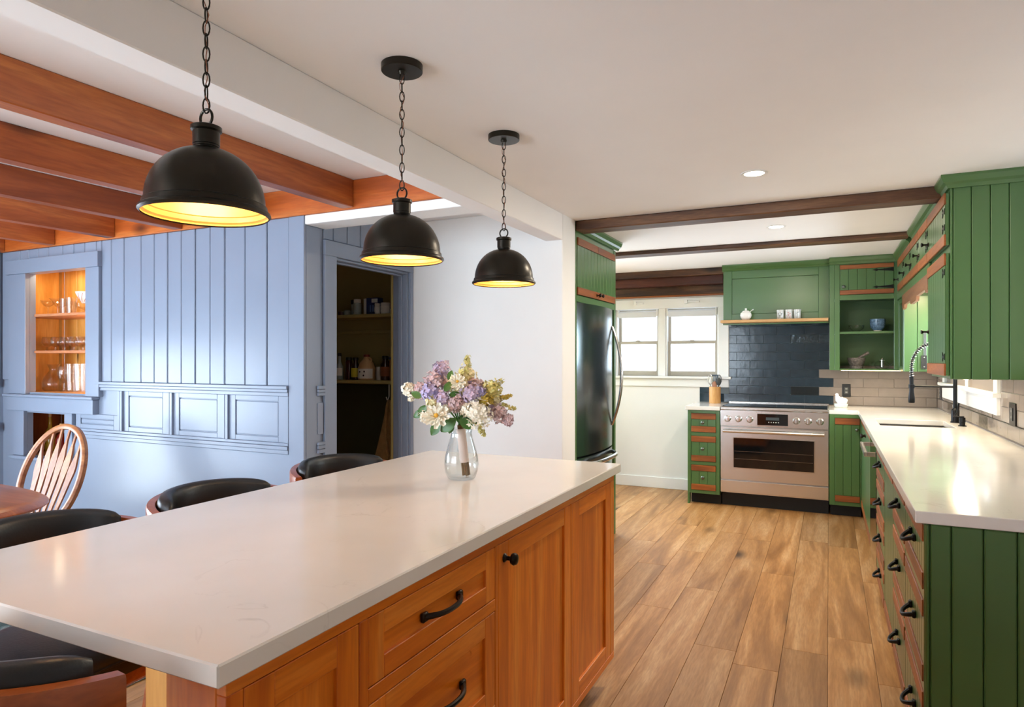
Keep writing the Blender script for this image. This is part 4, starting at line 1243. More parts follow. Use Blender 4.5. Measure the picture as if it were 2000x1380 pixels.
# ================================================================== OPEN UPPER CABINET (back wall)
YU = 6.60
fu = ('-y', YU)
oc = thing('open_wall_cabinet', 'green corner wall cabinet with open shelves and a boarded flap door on top', 'cabinet', (.27, 6.78, 1.262))
def op(n, u0, u1, n0, n1, z0, z1, mat=GREEN, par=None, ch=.0015): return fpiece(n, fu, u0, u1, n0, n1, z0, z1, mat, par or oc, ch)
MB().box(.005, .022, YU + .016, YB - .0005, 1.262, 2.21).build('side_panel', GREEN, oc)
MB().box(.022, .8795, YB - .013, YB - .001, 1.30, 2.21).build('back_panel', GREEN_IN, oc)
MB().box(.022, .56, YU + .016, YB - .013, 1.262, 1.275).build('cabinet_floor', GREEN, oc)
MB().box(.022, .52, YU + .05, YB - .014, 1.589, 1.606).build('shelf', GREEN, oc)
MB().box(.022, .545, YU + .016, YB - .013, 1.90, 1.93).build('divider', GREEN, oc)
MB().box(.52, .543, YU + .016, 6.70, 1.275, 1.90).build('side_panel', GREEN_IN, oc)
MB().box(.022, .545, YU + .016, YB - .013, 2.19, 2.215).build('top_panel', GREEN, oc)
op('stile', .005, .045, -.016, 0, 1.262, 2.21); op('stile', .0465, .088, -.016, .002, 1.262, 2.21); op('stile', .511, .5445, -.016, 0, 1.262, 2.21)
op('rail', .088, .511, -.016, 0, 1.2622, 1.2745); op('rail', .088, .511, -.016, 0, 1.889, 1.934); op('rail', .088, .511, -.016, 0, 2.203, 2.21)
op('shelf_edge', .0885, .5105, -.05, -.018, 1.587, 1.608)
dw = op('door', .089, .510, -.014, -.003, 1.937, 2.201)
for i in range(6):
    w = .42 / 6
    op('board', .0895 + i * w + .0015, .0895 + (i + 1) * w - .0015, -.003, .004, 1.977, 2.163, par=dw, ch=.002)
op('bar', .0895, .5095, -.003, .009, 1.937, 1.976, BAR['x'], dw); op('bar', .0895, .5095, -.003, .009, 2.164, 2.201, BAR['x'], dw)
knob(fu, .119, 2.006, .004, PEWTER, dw, .0165)
def strap(face, u, z, dirn, L, n0, par):
    d = dirn
    poly = [(u, z - .018), (u + d * .018, z - .014), (u + d * L * .72, z - .004), (u + d * L * .78, z - .012), (u + d * L * .86, z - .006), (u + d * L, z), (u + d * L * .86, z + .006), (u + d * L * .78, z + .012), (u + d * L * .72, z + .004), (u + d * .018, z + .014), (u, z + .018)]
    return fprism('strap_hinge', face, poly, n0, n0 + .003, IRON, par)
for z_ in (2.145, 1.995): strap(fu, .508, z_, -1, .165, .0045, dw)
MB().prism(crp, lambda a, b: (.003, YU - a, CZ - .0625 + b), lambda a, b: (.5445, YU - a, CZ - .0625 + b)).build('crown', GREEN, oc)
LED = glow('warm_led', 'ffd9a0', 9.0)
tag(MB().box(.10, .62, 6.625, 6.633, 1.2575, 1.2618).build('led_strip', LED), 'glowing warm light strip under the open corner cabinet', 'light')
light_object('under_cabinet_light', 'AREA', (.40, 6.66, 1.252), 2.0, WARM_SOFT, (0, 0, 0), shape='RECTANGLE', size=.75, size_y=.03)
# things on its shelves
z = 1.6085
tag(MB().lathe([(.03, 0), (.035, .003), (.062, .03), (.066, .06), (.063, .06), (.058, .03), (.03, .006)], (.225, 6.76, z), 24).build('glass_bowl', GLASS, None, smooth=True), 'clear glass bowl on the upper shelf of green corner cabinet', 'bowl')
BB = plain('blue_white_china', '6a86a4', .2, var=.5, vscale=60)
bb = thing('china_bowl', 'blue patterned china bowl with white foot in green corner cabinet', 'bowl', (.395, 6.76, z))
MB().lathe([(.034, .012), (.056, .035), (.062, .07), (.063, .112), (.059, .112), (.05, .04), (.01, .018)], (.395, 6.76, z), 28).build('body', BB, bb, smooth=True)
MB().lathe([(.028, 0), (.030, .004), (.034, .0125)], (.395, 6.76, z), 24).build('foot', WHITECER, bb, smooth=True)
z = 1.2755
GRAN = plain('speckled_granite', '6a625c', .55, var=.6, vscale=70)
mo = thing('mortar', 'speckled granite mortar with its foot in green corner cabinet', 'mortar', (.225, 6.76, z))
MB().lathe([(.048, .022), (.062, .045), (.072, .075), (.074, .098), (.064, .098), (.045, .045), (.005, .035)], (.225, 6.76, z), 28).build('bowl', GRAN, mo, smooth=True)
MB().lathe([(.055, 0), (.056, .018), (.05, .024)], (.225, 6.76, z), 28).build('foot', GRAN, mo, smooth=True)
pe = tag(MB().tube([(.215, 6.76, z + .062), (.25, 6.765, z + .10), (.325, 6.77, z + .145)], [.016, .012, .015], 14).build('pestle', GRAN, None, smooth=True), 'granite pestle leaning out of the speckled mortar', 'pestle')
tp = thing('glass_teapot', 'glass teapot with steel infuser and handle in green corner cabinet', 'teapot', (.43, 6.76, z))
MB().lathe([(.040, 0), (.058, .014), (.064, .036), (.052, .06), (.034, .070)], (.43, 6.76, z), 24).build('body', GLASS, tp, smooth=True)
MB().lathe([(.018, .012), (.019, .07), (.026, .072), (.026, .078), (.012, .082), (.006, .085), (.008, .094), (.003, .10)], (.43, 6.76, z), 18).build('infuser', STEEL_B, tp, smooth=True)
MB().tube([(.372, 6.76, z + .055), (.345, 6.76, z + .058), (.335, 6.76, z + .035), (.352, 6.76, z + .016), (.378, 6.76, z + .020)], .0045, 8).build('handle', GLASS, tp, smooth=True)
MB().tube([(.485, 6.76, z + .025), (.505, 6.76, z + .045), (.517, 6.76, z + .066)], [.010, .008, .005], 8).build('spout', GLASS, tp, smooth=True)

# ================================================================== RIGHT RUN: BASE UNITS
XB = .25
fr2 = ('-x', XB)
def bp(n, u0, u1, n0, n1, z0, z1, mat, par, ch=.0015): return fpiece(n, fr2, u0, u1, n0, n1, z0, z1, mat, par, ch)
def beadboard(par, face, u0, u1, n0, z0, z1, pitch, name='beadboard'):
    """tongue-and-groove panel too fine to take apart: one mesh with real grooves"""
    n = max(2, round((u1 - u0) / pitch)); w = (u1 - u0) / n
    mb = MB()
    for i in range(n): fbox(mb, face, u0 + i * w + .0015, u0 + (i + 1) * w - .0015, n0, n0 + .005, z0, z1, .0018)
    return mb.build(name, GREEN, par, recalc=False)
def base_unit(name, u0, u1, label, cat='cabinet', top=.883):
    t = thing(name, label, cat, ((XB + XR) / 2, (u0 + u1) / 2, 0))
    MB().box(XB + .017, XR - .03, u0 + .001, u1 - .001, .10, top).build('body', GREEN, t)
    MB().box(XB + .07, XR - .05, u0 + .001, u1 - .001, 0, .0995).build('toe_kick', KICK, t)
    bp('stile', u0 + .001, u0 + .016, -.017, 0, .10, .883, GREEN, t); bp('stile', u1 - .016, u1 - .001, -.017, 0, .10, .883, GREEN, t)
    return t
def drawer_stack(u0, u1, rows, label):
    t = base_unit('drawer_cabinet', u0, u1, label)
    zs = [.10] + [z for r_ in rows for z in r_] + [.883]
    for i in range(0, len(zs), 2):
        if zs[i + 1] - zs[i] > .004: bp('rail', u0 + .016, u1 - .016, -.017, 0, zs[i] + .001, zs[i + 1] - .001, GREEN, t)
    for z0, z1 in rows:
        dw = bp('drawer', u0 + .0165, u1 - .0165, -.016, -.005, z0, z1, GREEN, t)
        bh = .050 if z1 - z0 > .16 else .038
        beadboard(dw, fr2, u0 + .017, u1 - .017, -.005, z0 + bh + .001, z1 - bh - .001, .048)
        bp('bar', u0 + .017, u1 - .017, -.005, .004, z0, z0 + bh, BAR['y'], dw); bp('bar', u0 + .017, u1 - .017, -.005, .004, z1 - bh, z1, BAR['y'], dw)
        bow_pull(fr2, (u0 + u1) / 2, (z0 + z1) / 2 + .01, .0, .10, IRON, dw, drop=.018)
    return t
A = drawer_stack(2.245, 2.765, ((.115, .385), (.415, .655), (.685, .875)), 'green three-drawer unit with iron pulls next to the boarded end panel')
# boarded end of the run
fe = ('-y', 2.245)
ex = [.2505, .263, .315, .391, .468, .545, .622, .70, .777, .879]
for a, b in zip(ex, ex[1:]): fpiece('end_board', fe, a + .0012, b - .0012, .0005, .012, .0, .883, GREEN, A, .0035)
drawer_stack(2.767, 3.262, ((.115, .385), (.415, .655), (.685, .875)), 'green three-drawer unit between the end unit and the plain door')
dc2 = base_unit('base_cabinet', 3.264, 3.752, 'green base cabinet with one tall beadboard door between drawer units')
bp('rail', 3.28, 3.736, -.017, 0, .101, .114, GREEN, dc2); bp('rail', 3.28, 3.736, -.017, 0, .874, .883, GREEN, dc2)
dw = bp('door', 3.281, 3.735, -.016, -.005, .115, .872, GREEN, dc2)
beadboard(dw, fr2, 3.282, 3.734, -.005, .170, .818, .038)
bp('bar', 3.282, 3.734, -.005, .004, .115, .168, BAR['y'], dw); bp('bar', 3.282, 3.734, -.005, .004, .820, .872, BAR['y'], dw)
drawer_stack(3.754, 4.345, ((.115, .285), (.305, .475), (.495, .675), (.695, .875)), 'green four-drawer unit beside the steel dishwasher')
dwm = thing('dishwasher', 'stainless steel dishwasher with square bar handle under the worktop', 'dishwasher', (.55, 4.65, 0))
MB().box(XB + .02, XR - .03, 4.348, 4.955, .10, .883).build('body', BLACK, dwm)
ddr = bp('door', 4.350, 4.953, -.019, .004, .112, .880, plain('polished_steel', 'c8c6c2', .09, 1.0), dwm, .003)
MB().box(XB + .07, XR - .05, 4.348, 4.955, 0, .0995).build('toe_kick', KICK, dwm)
mb = MB(); fbox(mb, fr2, 4.375, 4.928, .045, .065, .790, .815, .003)
for u in (4.375, 4.903): fbox(mb, fr2, u, u + .025, .004, .046, .790, .815, .002)
mb.build('handle', STEEL_B, ddr)
sk = base_unit('sink_cabinet', 4.957, 6.328, 'green base cabinet with two boarded doors below the sink', top=.67)
bp('rail', 4.973, 6.312, -.017, 0, .101, .114, GREEN, sk); bp('rail', 4.973, 6.312, -.017, 0, .874, .883, GREEN, sk)
for a, b, kn in ((4.974, 5.640, 5.60), (5.643, 6.311, 5.68)):
    dw = bp('door', a, b, -.016, -.005, .115, .872, GREEN, sk)
    beadboard(dw, fr2, a + .001, b - .001, -.005, .170, .818, .075)
    bp('bar', a + .001, b - .001, -.005, .004, .115, .168, BAR['y'], dw); bp('bar', a + .001, b - .001, -.005, .004, .820, .872, BAR['y'], dw)
    knob(fr2, kn, .78, .0, BRONZE, dw, .014)

# L-shaped worktop with sink opening
mb = MB()
S0, S1, SX0, SX1 = 5.02, 5.56, .31, .735
xs = [.0005, .226, SX0, SX1, XR - .0105]; ys = [2.231, S0, S1, 6.345, YB - .0105]
cells = {(i, j) for i in range(4) for j in range(4)} - {(0, 0), (0, 1), (0, 2), (2, 1)}
vi = {}
def gv(i, j, k_):
    if (i, j, k_) not in vi:
        vi[(i, j, k_)] = len(mb.v); mb.v.append((xs[i], ys[j], (.8845, .92)[k_]))
    return vi[(i, j, k_)]
for i, j in cells:
    mb.f.append([gv(i, j, 1), gv(i + 1, j, 1), gv(i + 1, j + 1, 1), gv(i, j + 1, 1)])
    mb.f.append([gv(i, j, 0), gv(i, j + 1, 0), gv(i + 1, j + 1, 0), gv(i + 1, j, 0)])
    for di, dj, e in ((-1, 0, ((0, 0), (0, 1))), (1, 0, ((1, 1), (1, 0))), (0, -1, ((1, 0), (0, 0))), (0, 1, ((0, 1), (1, 1)))):
        if (i + di, j + dj) not in cells:
            (a, b), (c, d) = e
            mb.f.append([gv(i + a, j + b, 1), gv(i + c, j + d, 1), gv(i + c, j + d, 0), gv(i + a, j + b, 0)])
wt = mb.build('worktop', QUARTZ)
bv = wt.modifiers.new('eased_edge', 'BEVEL'); bv.width = .003; bv.segments = 2; bv.limit_method = 'ANGLE'
tag(wt, 'L-shaped white quartz worktop with undermount sink along the right wall', 'worktop')
SINK = plain('sink_steel', '8c8884', .3, 1.0)
snk = tag(MB().box(SX0 - .012, SX0, S0 - .012, S1 + .012, .69, .8838).box(SX1, SX1 + .012, S0 - .012, S1 + .012, .69, .8838).box(SX0, SX1, S0 - .012, S0, .69, .8838).box(SX0, SX1, S1, S1 + .012, .69, .8838).box(SX0 - .012, SX1 + .012, S0 - .012, S1 + .012, .678, .69).build('sink', SINK), 'rectangular undermount steel sink in the right-hand worktop', 'sink')
tag(snk, 'rectangular undermount steel sink basin set below the L-shaped worktop', 'sink')
MB().lathe([(.04, .6905), (.042, .6925), (.012, .6935)], (.52, 5.29, 0), 24).build('drain', STEEL_B, snk, smooth=True)

# faucet
fa = thing('faucet', 'black spring-neck kitchen faucet with pull-down spray head at the sink', 'faucet', (.79, 5.45, .9205))
MATB = plain('matte_black_metal', '17181a', .35, .6)
MB().lathe([(.030, .9205), (.030, .925), (.025, .930), (.025, 1.005), (.021, 1.012), (.013, 1.02), (.013, 1.31), (.010, 1.315)], (.79, 5.45, 0), 24).build('column', MATB, fa, smooth=True)
MB().tube([(.79, 5.428, .975), (.79, 5.405, .975), (.795, 5.385, 1.0), (.80, 5.375, 1.06)], [.012, .010, .007, .006], 10).build('lever', MATB, fa, smooth=True)
arc = []
for i in range(25):
    a = math.pi * i / 24
    arc.append(Vector((.66 + .13 * math.cos(a), 5.45, 1.305 + .165 * math.sin(a))))
arc += [Vector((.53, 5.45, 1.28)), Vector((.53, 5.45, 1.235))]
MB().tube(arc, .0075, 10).build('hose', MATB, fa, smooth=True)
coil = []
L = [0]
for p_, q_ in zip(arc, arc[1:]): L.append(L[-1] + (q_ - p_).length)
turns = 34
for i in range(turns * 10 + 1):
    s_ = L[-1] * i / (turns * 10)
    k_ = max(j for j in range(len(L)) if L[j] <= s_ + 1e-9); k_ = min(k_, len(arc) - 2)
    t = (s_ - L[k_]) / max(1e-6, L[k_ + 1] - L[k_])
    c = arc[k_].lerp(arc[k_ + 1], t); d = (arc[k_ + 1] - arc[k_]).normalized()
    n1 = Vector((0, 1, 0)); n2 = d.cross(n1)
    a = 2 * math.pi * i / 10
    coil.append(c + (n1 * math.cos(a) + n2 * math.sin(a)) * .0135)
MB().tube(coil, .0022, 5).build('spring', plain('chrome_spring', '9a9a98', .2, 1.0), fa, smooth=True)
MB().lathe([(.018, 1.05), (.021, 1.056), (.020, 1.09), (.015, 1.13), (.013, 1.19), (.014, 1.235)], (.53, 5.45, 0), 20).build('spray_head', MATB, fa, smooth=True)
MB().cyl((.777, 5.45, 1.168), (.545, 5.45, 1.168), .0075, n=12).lathe([(.0135, 1.155), (.019, 1.155), (.019, 1.181), (.0135, 1.181)], (.53, 5.45, 0), 20, close=True).build('holder_arm', MATB, fa, smooth=True)
sd = thing('soap_dispenser', 'short black soap dispenser on the worktop beside the faucet', 'dispenser', (.79, 5.18, .9205))
MB().lathe([(.024, .9205), (.024, .925), (.016, .928), (.016, .945), (.018, .947), (.018, .978)], (.79, 5.18, 0), 20).build('pump', MATB, sd, smooth=True)
MB().box(.74, .80, 5.174, 5.186, .978, .986, .002).build('spout', MATB, sd)

# ================================================================== RIGHT RUN: WALL UNITS
XU = .545
fw = ('-x', XU)
def up(n, u0, u1, n0, n1, z0, z1, mat, par, ch=.0015): return fpiece(n, fw, u0, u1, n0, n1, z0, z1, mat, par, ch)
def fleur(face, u, z, n0, par):
    """iron butterfly hinge: leaf by the door edge and a lily-shaped tip"""
    mb = MB()
    ps = [[(u, z - .016), (u + .02, z - .010), (u + .05, z - .003), (u + .05, z + .003), (u + .02, z + .010), (u, z + .016)]]
    for a in (-.9, 0, .9):
        c, s_ = math.cos(a), math.sin(a)
        pt = lambda p, q: (u + .05 + p * c - q * s_, z + p * s_ + q * c)
        ps.append([pt(0, -.002), pt(.012, -.006), pt(.030, 0), pt(.012, .006), pt(0, .002)])
    for poly in ps: mb.prism(poly, lambda a, b: fpt(face, a, n0, b), lambda a, b: fpt(face, a, n0 + .003, b))
    return mb.build('hinge', IRON, par)
def x_knob(face, u, z, n0, par):
    """turned knob that stands well off the door"""
    return flathe('knob', face, u, z, [(.014, n0), (.012, n0 + .003), (.005, n0 + .010), (.005, n0 + .024), (.012, n0 + .032), (.013, n0 + .037), (.006, n0 + .040)], BRONZE, par, 14)
def wall_door(par, u0, u1, z0, z1, pitch=.055, knob_z=None, bh=.058, strip=True):
    dw = up('door', u0, u1, .001, .014, z0, z1, GREEN, par)
    n = max(3, round((u1 - u0) / pitch)); w = (u1 - u0 - .004) / n
    for i in range(n): up('board', u0 + .002 + i * w + .001, u0 + .002 + (i + 1) * w - .001, .0143, .019, z0 + bh + .001, z1 - bh - .001, GREEN, dw, .0016)
    up('bar', u0 + .001, u1 - .001, .0143, .024, z0, z0 + bh, BAR['y'], dw); up('bar', u0 + .001, u1 - .001, .0143, .024, z1 - bh, z1, BAR['y'], dw)
    for z_ in (z0 + bh + .035, z1 - bh - .035): fleur(fw, u0 + .004, z_, .0192, dw)
    x_knob(fw, u1 - .03, knob_z or (z0 + (z1 - z0) * .42), .019, dw)
    return dw
tw = thing('tall_wall_cabinet', 'tall green wall cabinet with boarded side and long hinged door', 'cabinet', (.71, 4.23, 1.26))
MB().box(XU + .001, XR - .0005, 3.912, 4.565, 1.262, 2.21).build('body', GREEN, tw)
sx = [XU, .557, .633, .71, .785, .8795]
for a, b in zip(sx, sx[1:]): fpiece('side_board', ('-y', 3.912), a + .0012, b - .0012, .0003, .012, 1.260, 2.215, GREEN, tw, .0035)
wall_door(tw, 3.925, 4.560, 1.277, 1.893, .075, 1.52, .060)
wall_door(tw, 3.925, 4.560, 1.932, 2.195, .075, 2.03, .056)
MB().prism(crp, lambda a, b: (XU - a, 4.2355, CZ - .0625 + b), lambda a, b: (XU - a, 5.449, CZ - .0625 + b)).build('crown', GREEN, tw)
MB().prism(crp, lambda a, b: (XU - a, 3.90 - a, CZ - .0625 + b), lambda a, b: (XU - a, 4.0865, CZ - .0625 + b)).build('crown', GREEN, tw)
MB().prism(crp, lambda a, b: (XU - a, 3.90 - a, CZ - .0625 + b), lambda a, b: (XR - .0005, 3.90 - a, CZ - .0625 + b)).build('crown', GREEN, tw)
MB().box(XU + .001, XR - .001, 3.90, 4.565, 2.2155, CZ - .001).build('top_panel', GREEN, tw)
tag(MB().box(.62, .628, 3.95, 4.53, 1.2565, 1.2615).build('led_strip', LED), 'glowing warm light strip under the tall wall cabinet', 'light')
light_object('under_cabinet_light', 'AREA', (.66, 4.24, 1.252), 1.5, WARM_SOFT, (0, 0, 0), shape='RECTANGLE', size=.03, size_y=.55)

br = thing('bridge_cabinet', 'row of small green boarded doors bridging over the sink window', 'cabinet', (.71, 5.5, 1.895))
MB().box(XU + .001, XR - .0005, 4.567, 6.60, 1.905, CZ - .001).build('body', GREEN, br)
up('rail', 4.567, 6.60, -.0, .012, 1.872, 1.930, GREEN, br); up('rail', 4.567, 6.598, 0, .012, 2.197, 2.212, GREEN, br)
MB().prism(crp, lambda a, b: (XU - a, 5.611, CZ - .0625 + b), lambda a, b: (XU - a, 6.598 - a, CZ - .0625 + b)).build('crown', GREEN, br)
for a, b in ((4.572, 5.008), (5.012, 5.468), (5.472, 5.946), (5.95, 6.42)):
    wall_door(br, a, b, 1.932, 2.195, .06, 2.03, .056)
up('filler', 6.425, 6.597, .001, .012, 1.932, 2.195, GREEN, br)

vp = [(4.60, 1.871), (4.60, 1.80), (4.615, 1.775), (4.65, 1.762), (4.70, 1.762), (4.735, 1.785), (5.16, 1.785), (5.175, 1.765), (5.20, 1.755), (5.50, 1.755), (5.525, 1.765), (5.54, 1.785), (5.93, 1.785), (5.965, 1.762), (6.06, 1.755), (6.10, 1.765), (6.12, 1.80), (6.12, 1.871)]
tag(fprism('scalloped_valance', fw, vp, -.004, .016, VALANCE, None), 'scalloped brown wood valance hanging over the sink window', 'valance')
light_object('valance_light', 'AREA', (.70, 5.35, 1.885), 12.0, WARM, (0, 0, 0), shape='RECTANGLE', size=.04, size_y=1.2)
tag(MB().box(.66, .72, 4.62, 4.90, 1.888, 1.9045, .003).build('valance_lamp', glow('valance_lens', 'ffe6b8', 7.0)), 'small bright lamp behind the scalloped valance', 'light')

cc = thing('corner_cabinet', 'green corner cabinet with boarded side facing the sink and narrow glazed front', 'cabinet', (.71, 6.38, 1.26))
MB().box(XU + .02, XR - .0005, 6.185, 6.60, 1.262, 1.904).build('body', GREEN, cc)
cxs = [XU, .64, .72, .80, .8795]
for a, b in zip(cxs, cxs[1:]): fpiece('side_board', ('-y', 6.185), a + .0012, b - .0012, .0003, .014, 1.260, 1.871, GREEN, cc, .0035)
for a, b in ((6.186, 6.23), (6.53, 6.597)): up('stile', a, b, -.02, .002, 1.262, 1.871, GREEN, cc)
for z0, z1 in ((1.262, 1.30), (1.83, 1.871)): up('rail', 6.23, 6.53, -.02, .002, z0, z1, GREEN, cc)
up('glass_panel', 6.23, 6.53, -.019, -.012, 1.30, 1.83, plain('dark_green_glass', '16261c', .08), cc)
# slim strip on the boarded side
kn = thing('metal_strip', 'slim dark grey metal tool mounted upright on the boarded corner cabinet side', 'tool', (.69, 6.17, 1.28))
MB().box(.682, .700, 6.155, 6.1705, 1.28, 1.585, .003).build('blade', plain('grey_steel', '5c5c58', .3, .9), kn)
MB().box(.664, .704, 6.150, 6.1547, 1.285, 1.39, .008).build('grip', plain('dark_grip', '33322f', .4, .5), kn)
for z_ in (1.30, 1.375): MB().lathe([(.005, 0), (.005, .004)], (0, 0, 0), 10).xform(Matrix.Translation((.684, 6.1497, z_)) @ Matrix.Rotation(R(90), 4, 'X')).build('rivet', STEEL_B, kn)

# ================================================================== FLOWERS ON THE ISLAND
VX, VY, VZ = -1.217, 2.099, .9203
vs = tag(MB().lathe([(.044, 0), (.050, .004), (.060, .030), (.0635, .056), (.060, .085), (.050, .122), (.041, .152), (.038, .168), (.041, .186), (.0385, .186), (.0355, .168), (.0385, .150), (.0475, .121), (.0575, .085), (.061, .056), (.0575, .031), (.047, .012), (.002, .009)], (VX, VY, VZ), 48).build('glass_vase', VASEGLASS, None, smooth=True), 'curvy clear glass vase holding the bouquet on the island worktop', 'vase')
RT = Vector((.901, .434, 0)); TC = Vector((.434, -.901, 0))
def fpos(px, py, depth=0.0):
    return Vector((VX, VY, VZ)) + RT * ((px - 901) * .00188) + Vector((0, 0, 1)) * ((935 - py) * .00188) + TC * depth
bq = thing('flower_bouquet', 'wrapped bouquet of white, lilac and cream flowers standing in the glass vase', 'bouquet', (VX, VY, VZ + .012))
LIL = plain('lilac_petals', 'c3b2cc', .7, var=.22, vscale=30); MAUVE = plain('mauve_petals', 'cdb4b8', .7, var=.2, vscale=30); LAV = plain('lavender_petals', 'b4aed6', .7, var=.2, vscale=30)
CREAM = plain('cream_petals', 'efe6b8', .7, var=.12, vscale=30); WHT = plain('white_petals', 'f3efdf', .65, var=.06, vscale=20); YEG = plain('yellow_green_petals', 'd6cf86', .7, var=.2, vscale=40); MUS = plain('mustard_petals', 'c9b04a', .7, var=.2, vscale=40)
LEAF = plain('leaf_green', '3f6a2c', .4, var=.3, vscale=20); STEM = plain('stem_brown', '7a5a34', .7, var=.2); RIB = plain('blush_ribbon', 'e6cfc4', .5, var=.05, vscale=40); YCEN = plain('yellow_stamens', 'd8a83a', .7)
rf = random.Random(11)
def frame_of(d):
    d = d.normalized(); a = d.orthogonal().normalized(); return d, a, d.cross(a)
def floret(mb, c, d, s):
    d, a, b = frame_of(d)
    th = rf.random() * 6.28
    for k_ in range(4):
        t = th + k_ * math.pi / 2
        u = a * math.cos(t) + b * math.sin(t); w = d.cross(u)
        o = len(mb.v)
        mb.v += [tuple(c), tuple(c + u * s * .55 + w * s * .45 + d * s * .12), tuple(c + u * s * 1.05 + d * s * .28), tuple(c + u * s * .55 - w * s * .45 + d * s * .12)]
        mb.f.append([o, o + 1, o + 2, o + 3])
def cluster(name, px, py, r_, mat, depth=0.0, n=46, s=.0105, sq=(1, 1, 1)):
    c = fpos(px, py, depth); mb = MB(); rr = r_ * .00188
    mb.ball(c, rr * .58, 12, 8, sq)
    for i in range(n):
        z_ = 1 - 2 * (i + .5) / n; a = i * 2.39996
        q = math.sqrt(1 - z_ * z_)
        d = Vector((q * math.cos(a), q * math.sin(a), z_))
        d = Vector((d.x * sq[0], d.y * sq[1], d.z * sq[2]))
        p_ = c + d * rr * rf.uniform(.6, 1.04)
        floret(mb, p_, d + Vector((rf.uniform(-.5, .5), rf.uniform(-.5, .5), rf.uniform(-.5, .5))), s * rf.uniform(.8, 1.15))
    return mb.build(name, mat, bq, smooth=False, recalc=False)
for px, py, r_, m_, dp_, nm in ((860, 720, 17, LIL, -.01, 'lilac_cluster'), (849, 742, 21, MAUVE, .01, 'lilac_cluster'), (843, 765, 21, LAV, .03, 'lilac_cluster'), (820, 763, 17, MAUVE, .0, 'lilac_cluster'), (921, 766, 22, LIL, .045, 'lilac_cluster'), (893, 786, 17, MAUVE, .05, 'lilac_cluster'), (866, 775, 14, LIL, .05, 'lilac_cluster'), (930, 752, 15, MAUVE, .0, 'lilac_cluster'), (973, 806, 19, MAUVE, .02, 'lilac_cluster'), (992, 819, 11, MAUVE, .02, 'lilac_cluster'), (940, 765, 11, LAV, .04, 'lilac_cluster'), (955, 798, 13, LIL, .01, 'lilac_cluster'),
                                (894, 748, 20, CREAM, .03, 'cream_cluster'), (912, 735, 19, CREAM, -.02, 'cream_cluster'), (958, 760, 21, YEG, .01, 'cream_cluster'), (948, 778, 14, MUS, .03, 'mustard_cluster'), (966, 778, 14, CREAM, .0, 'cream_cluster'),
                                (934, 803, 31, WHT, .06, 'hydrangea_cluster'), (912, 798, 14, WHT, .05, 'hydrangea_cluster'), (797, 760, 13, WHT, .0, 'white_cluster'), (834, 811, 14, WHT, .04, 'white_cluster'), (846, 782, 12, CREAM, .04, 'cream_cluster'), (875, 792, 11, WHT, .04, 'white_cluster'), (900, 765, 14, CREAM, .0, 'cream_cluster'), (875, 750, 14, MAUVE, -.01, 'lilac_cluster'), (905, 785, 14, LIL, -.03, 'lilac_cluster'), (930, 785, 16, CREAM, -.04, 'cream_cluster')):
    cluster(nm, px, py, r_, m_, dp_, n=110 if r_ > 25 else 60)
def spray(px, py, px2, py2, mat, depth, n=34, w=7):
    a, b = fpos(px, py, depth), fpos(px2, py2, depth - .01); mb = MB()
    mb.tube([a, b], [.0016, .001], 5)
    for i in range(n):
        t = rf.random() ** .8
        c = a.lerp(b, t); rr = w * .00188 * (1.05 - .75 * t)
        d = Vector((rf.uniform(-1, 1), rf.uniform(-1, 1), rf.uniform(-1, 1))).normalized()
        floret(mb, c + d * rr, d, .0075)
    return mb.build('flower_spray', mat, bq, recalc=False)
spray(905, 740, 914, 697, YEG, .0, 80, 15); spray(955, 760, 985, 740, YEG, .0, 30, 8); spray(965, 782, 998, 772, MUS, .01, 30, 6); spray(975, 790, 1006, 798, YEG, .01, 30, 6); spray(930, 815, 946, 848, YEG, .05, 40, 10); spray(820, 770, 800, 780, WHT, .02, 20, 8)
# open white peony facing the room
def peony(px, py, r_, depth):
    c = fpos(px, py, depth); d = (TC + Vector((-.1, 0, .25))).normalized(); d, a, b = frame_of(d)
    mb = MB(); R0 = r_ * .00188
    for ring, (rad, lift, n) in enumerate(((1.0, .05, 8), (.8, .16, 8), (.6, .26, 7), (.42, .32, 6), (.25, .36, 5))):
        for k_ in range(n):
            t = 2 * math.pi * (k_ + .5 * (ring % 2)) / n + rf.uniform(-.1, .1)
            u = a * math.cos(t) + b * math.sin(t); w = d.cross(u); o = len(mb.v)
            wd = rad * R0 * 2.6 / n * 1.25
            for i in range(4):
                s_ = i / 3
                for j in (-1, 0, 1):
                    rr = R0 * rad * (.15 + .85 * s_)
                    p_ = c + u * rr + w * (j * wd * .5 * math.sin(math.pi * (.12 + .62 * s_))) + d * R0 * (lift + .35 * s_ * s_ - (.10 if j == 0 else 0) + rf.uniform(-.02, .02))
                    mb.v.append(tuple(p_))
            for i in range(3):
                for j in range(2): mb.f.append([o + i * 3 + j, o + i * 3 + j + 1, o + i * 3 + j + 4, o + i * 3 + j + 3])
    pe_ = mb.build('peony', WHT, bq, smooth=True, recalc=False)
    m2 = MB(); m2.ball(c + d * R0 * .5, R0 * .17, 10, 6)
    m2.build('stamens', YCEN, pe_, smooth=True)
peony(859, 809, 25, .085)
peony(897, 745, 16, .06)
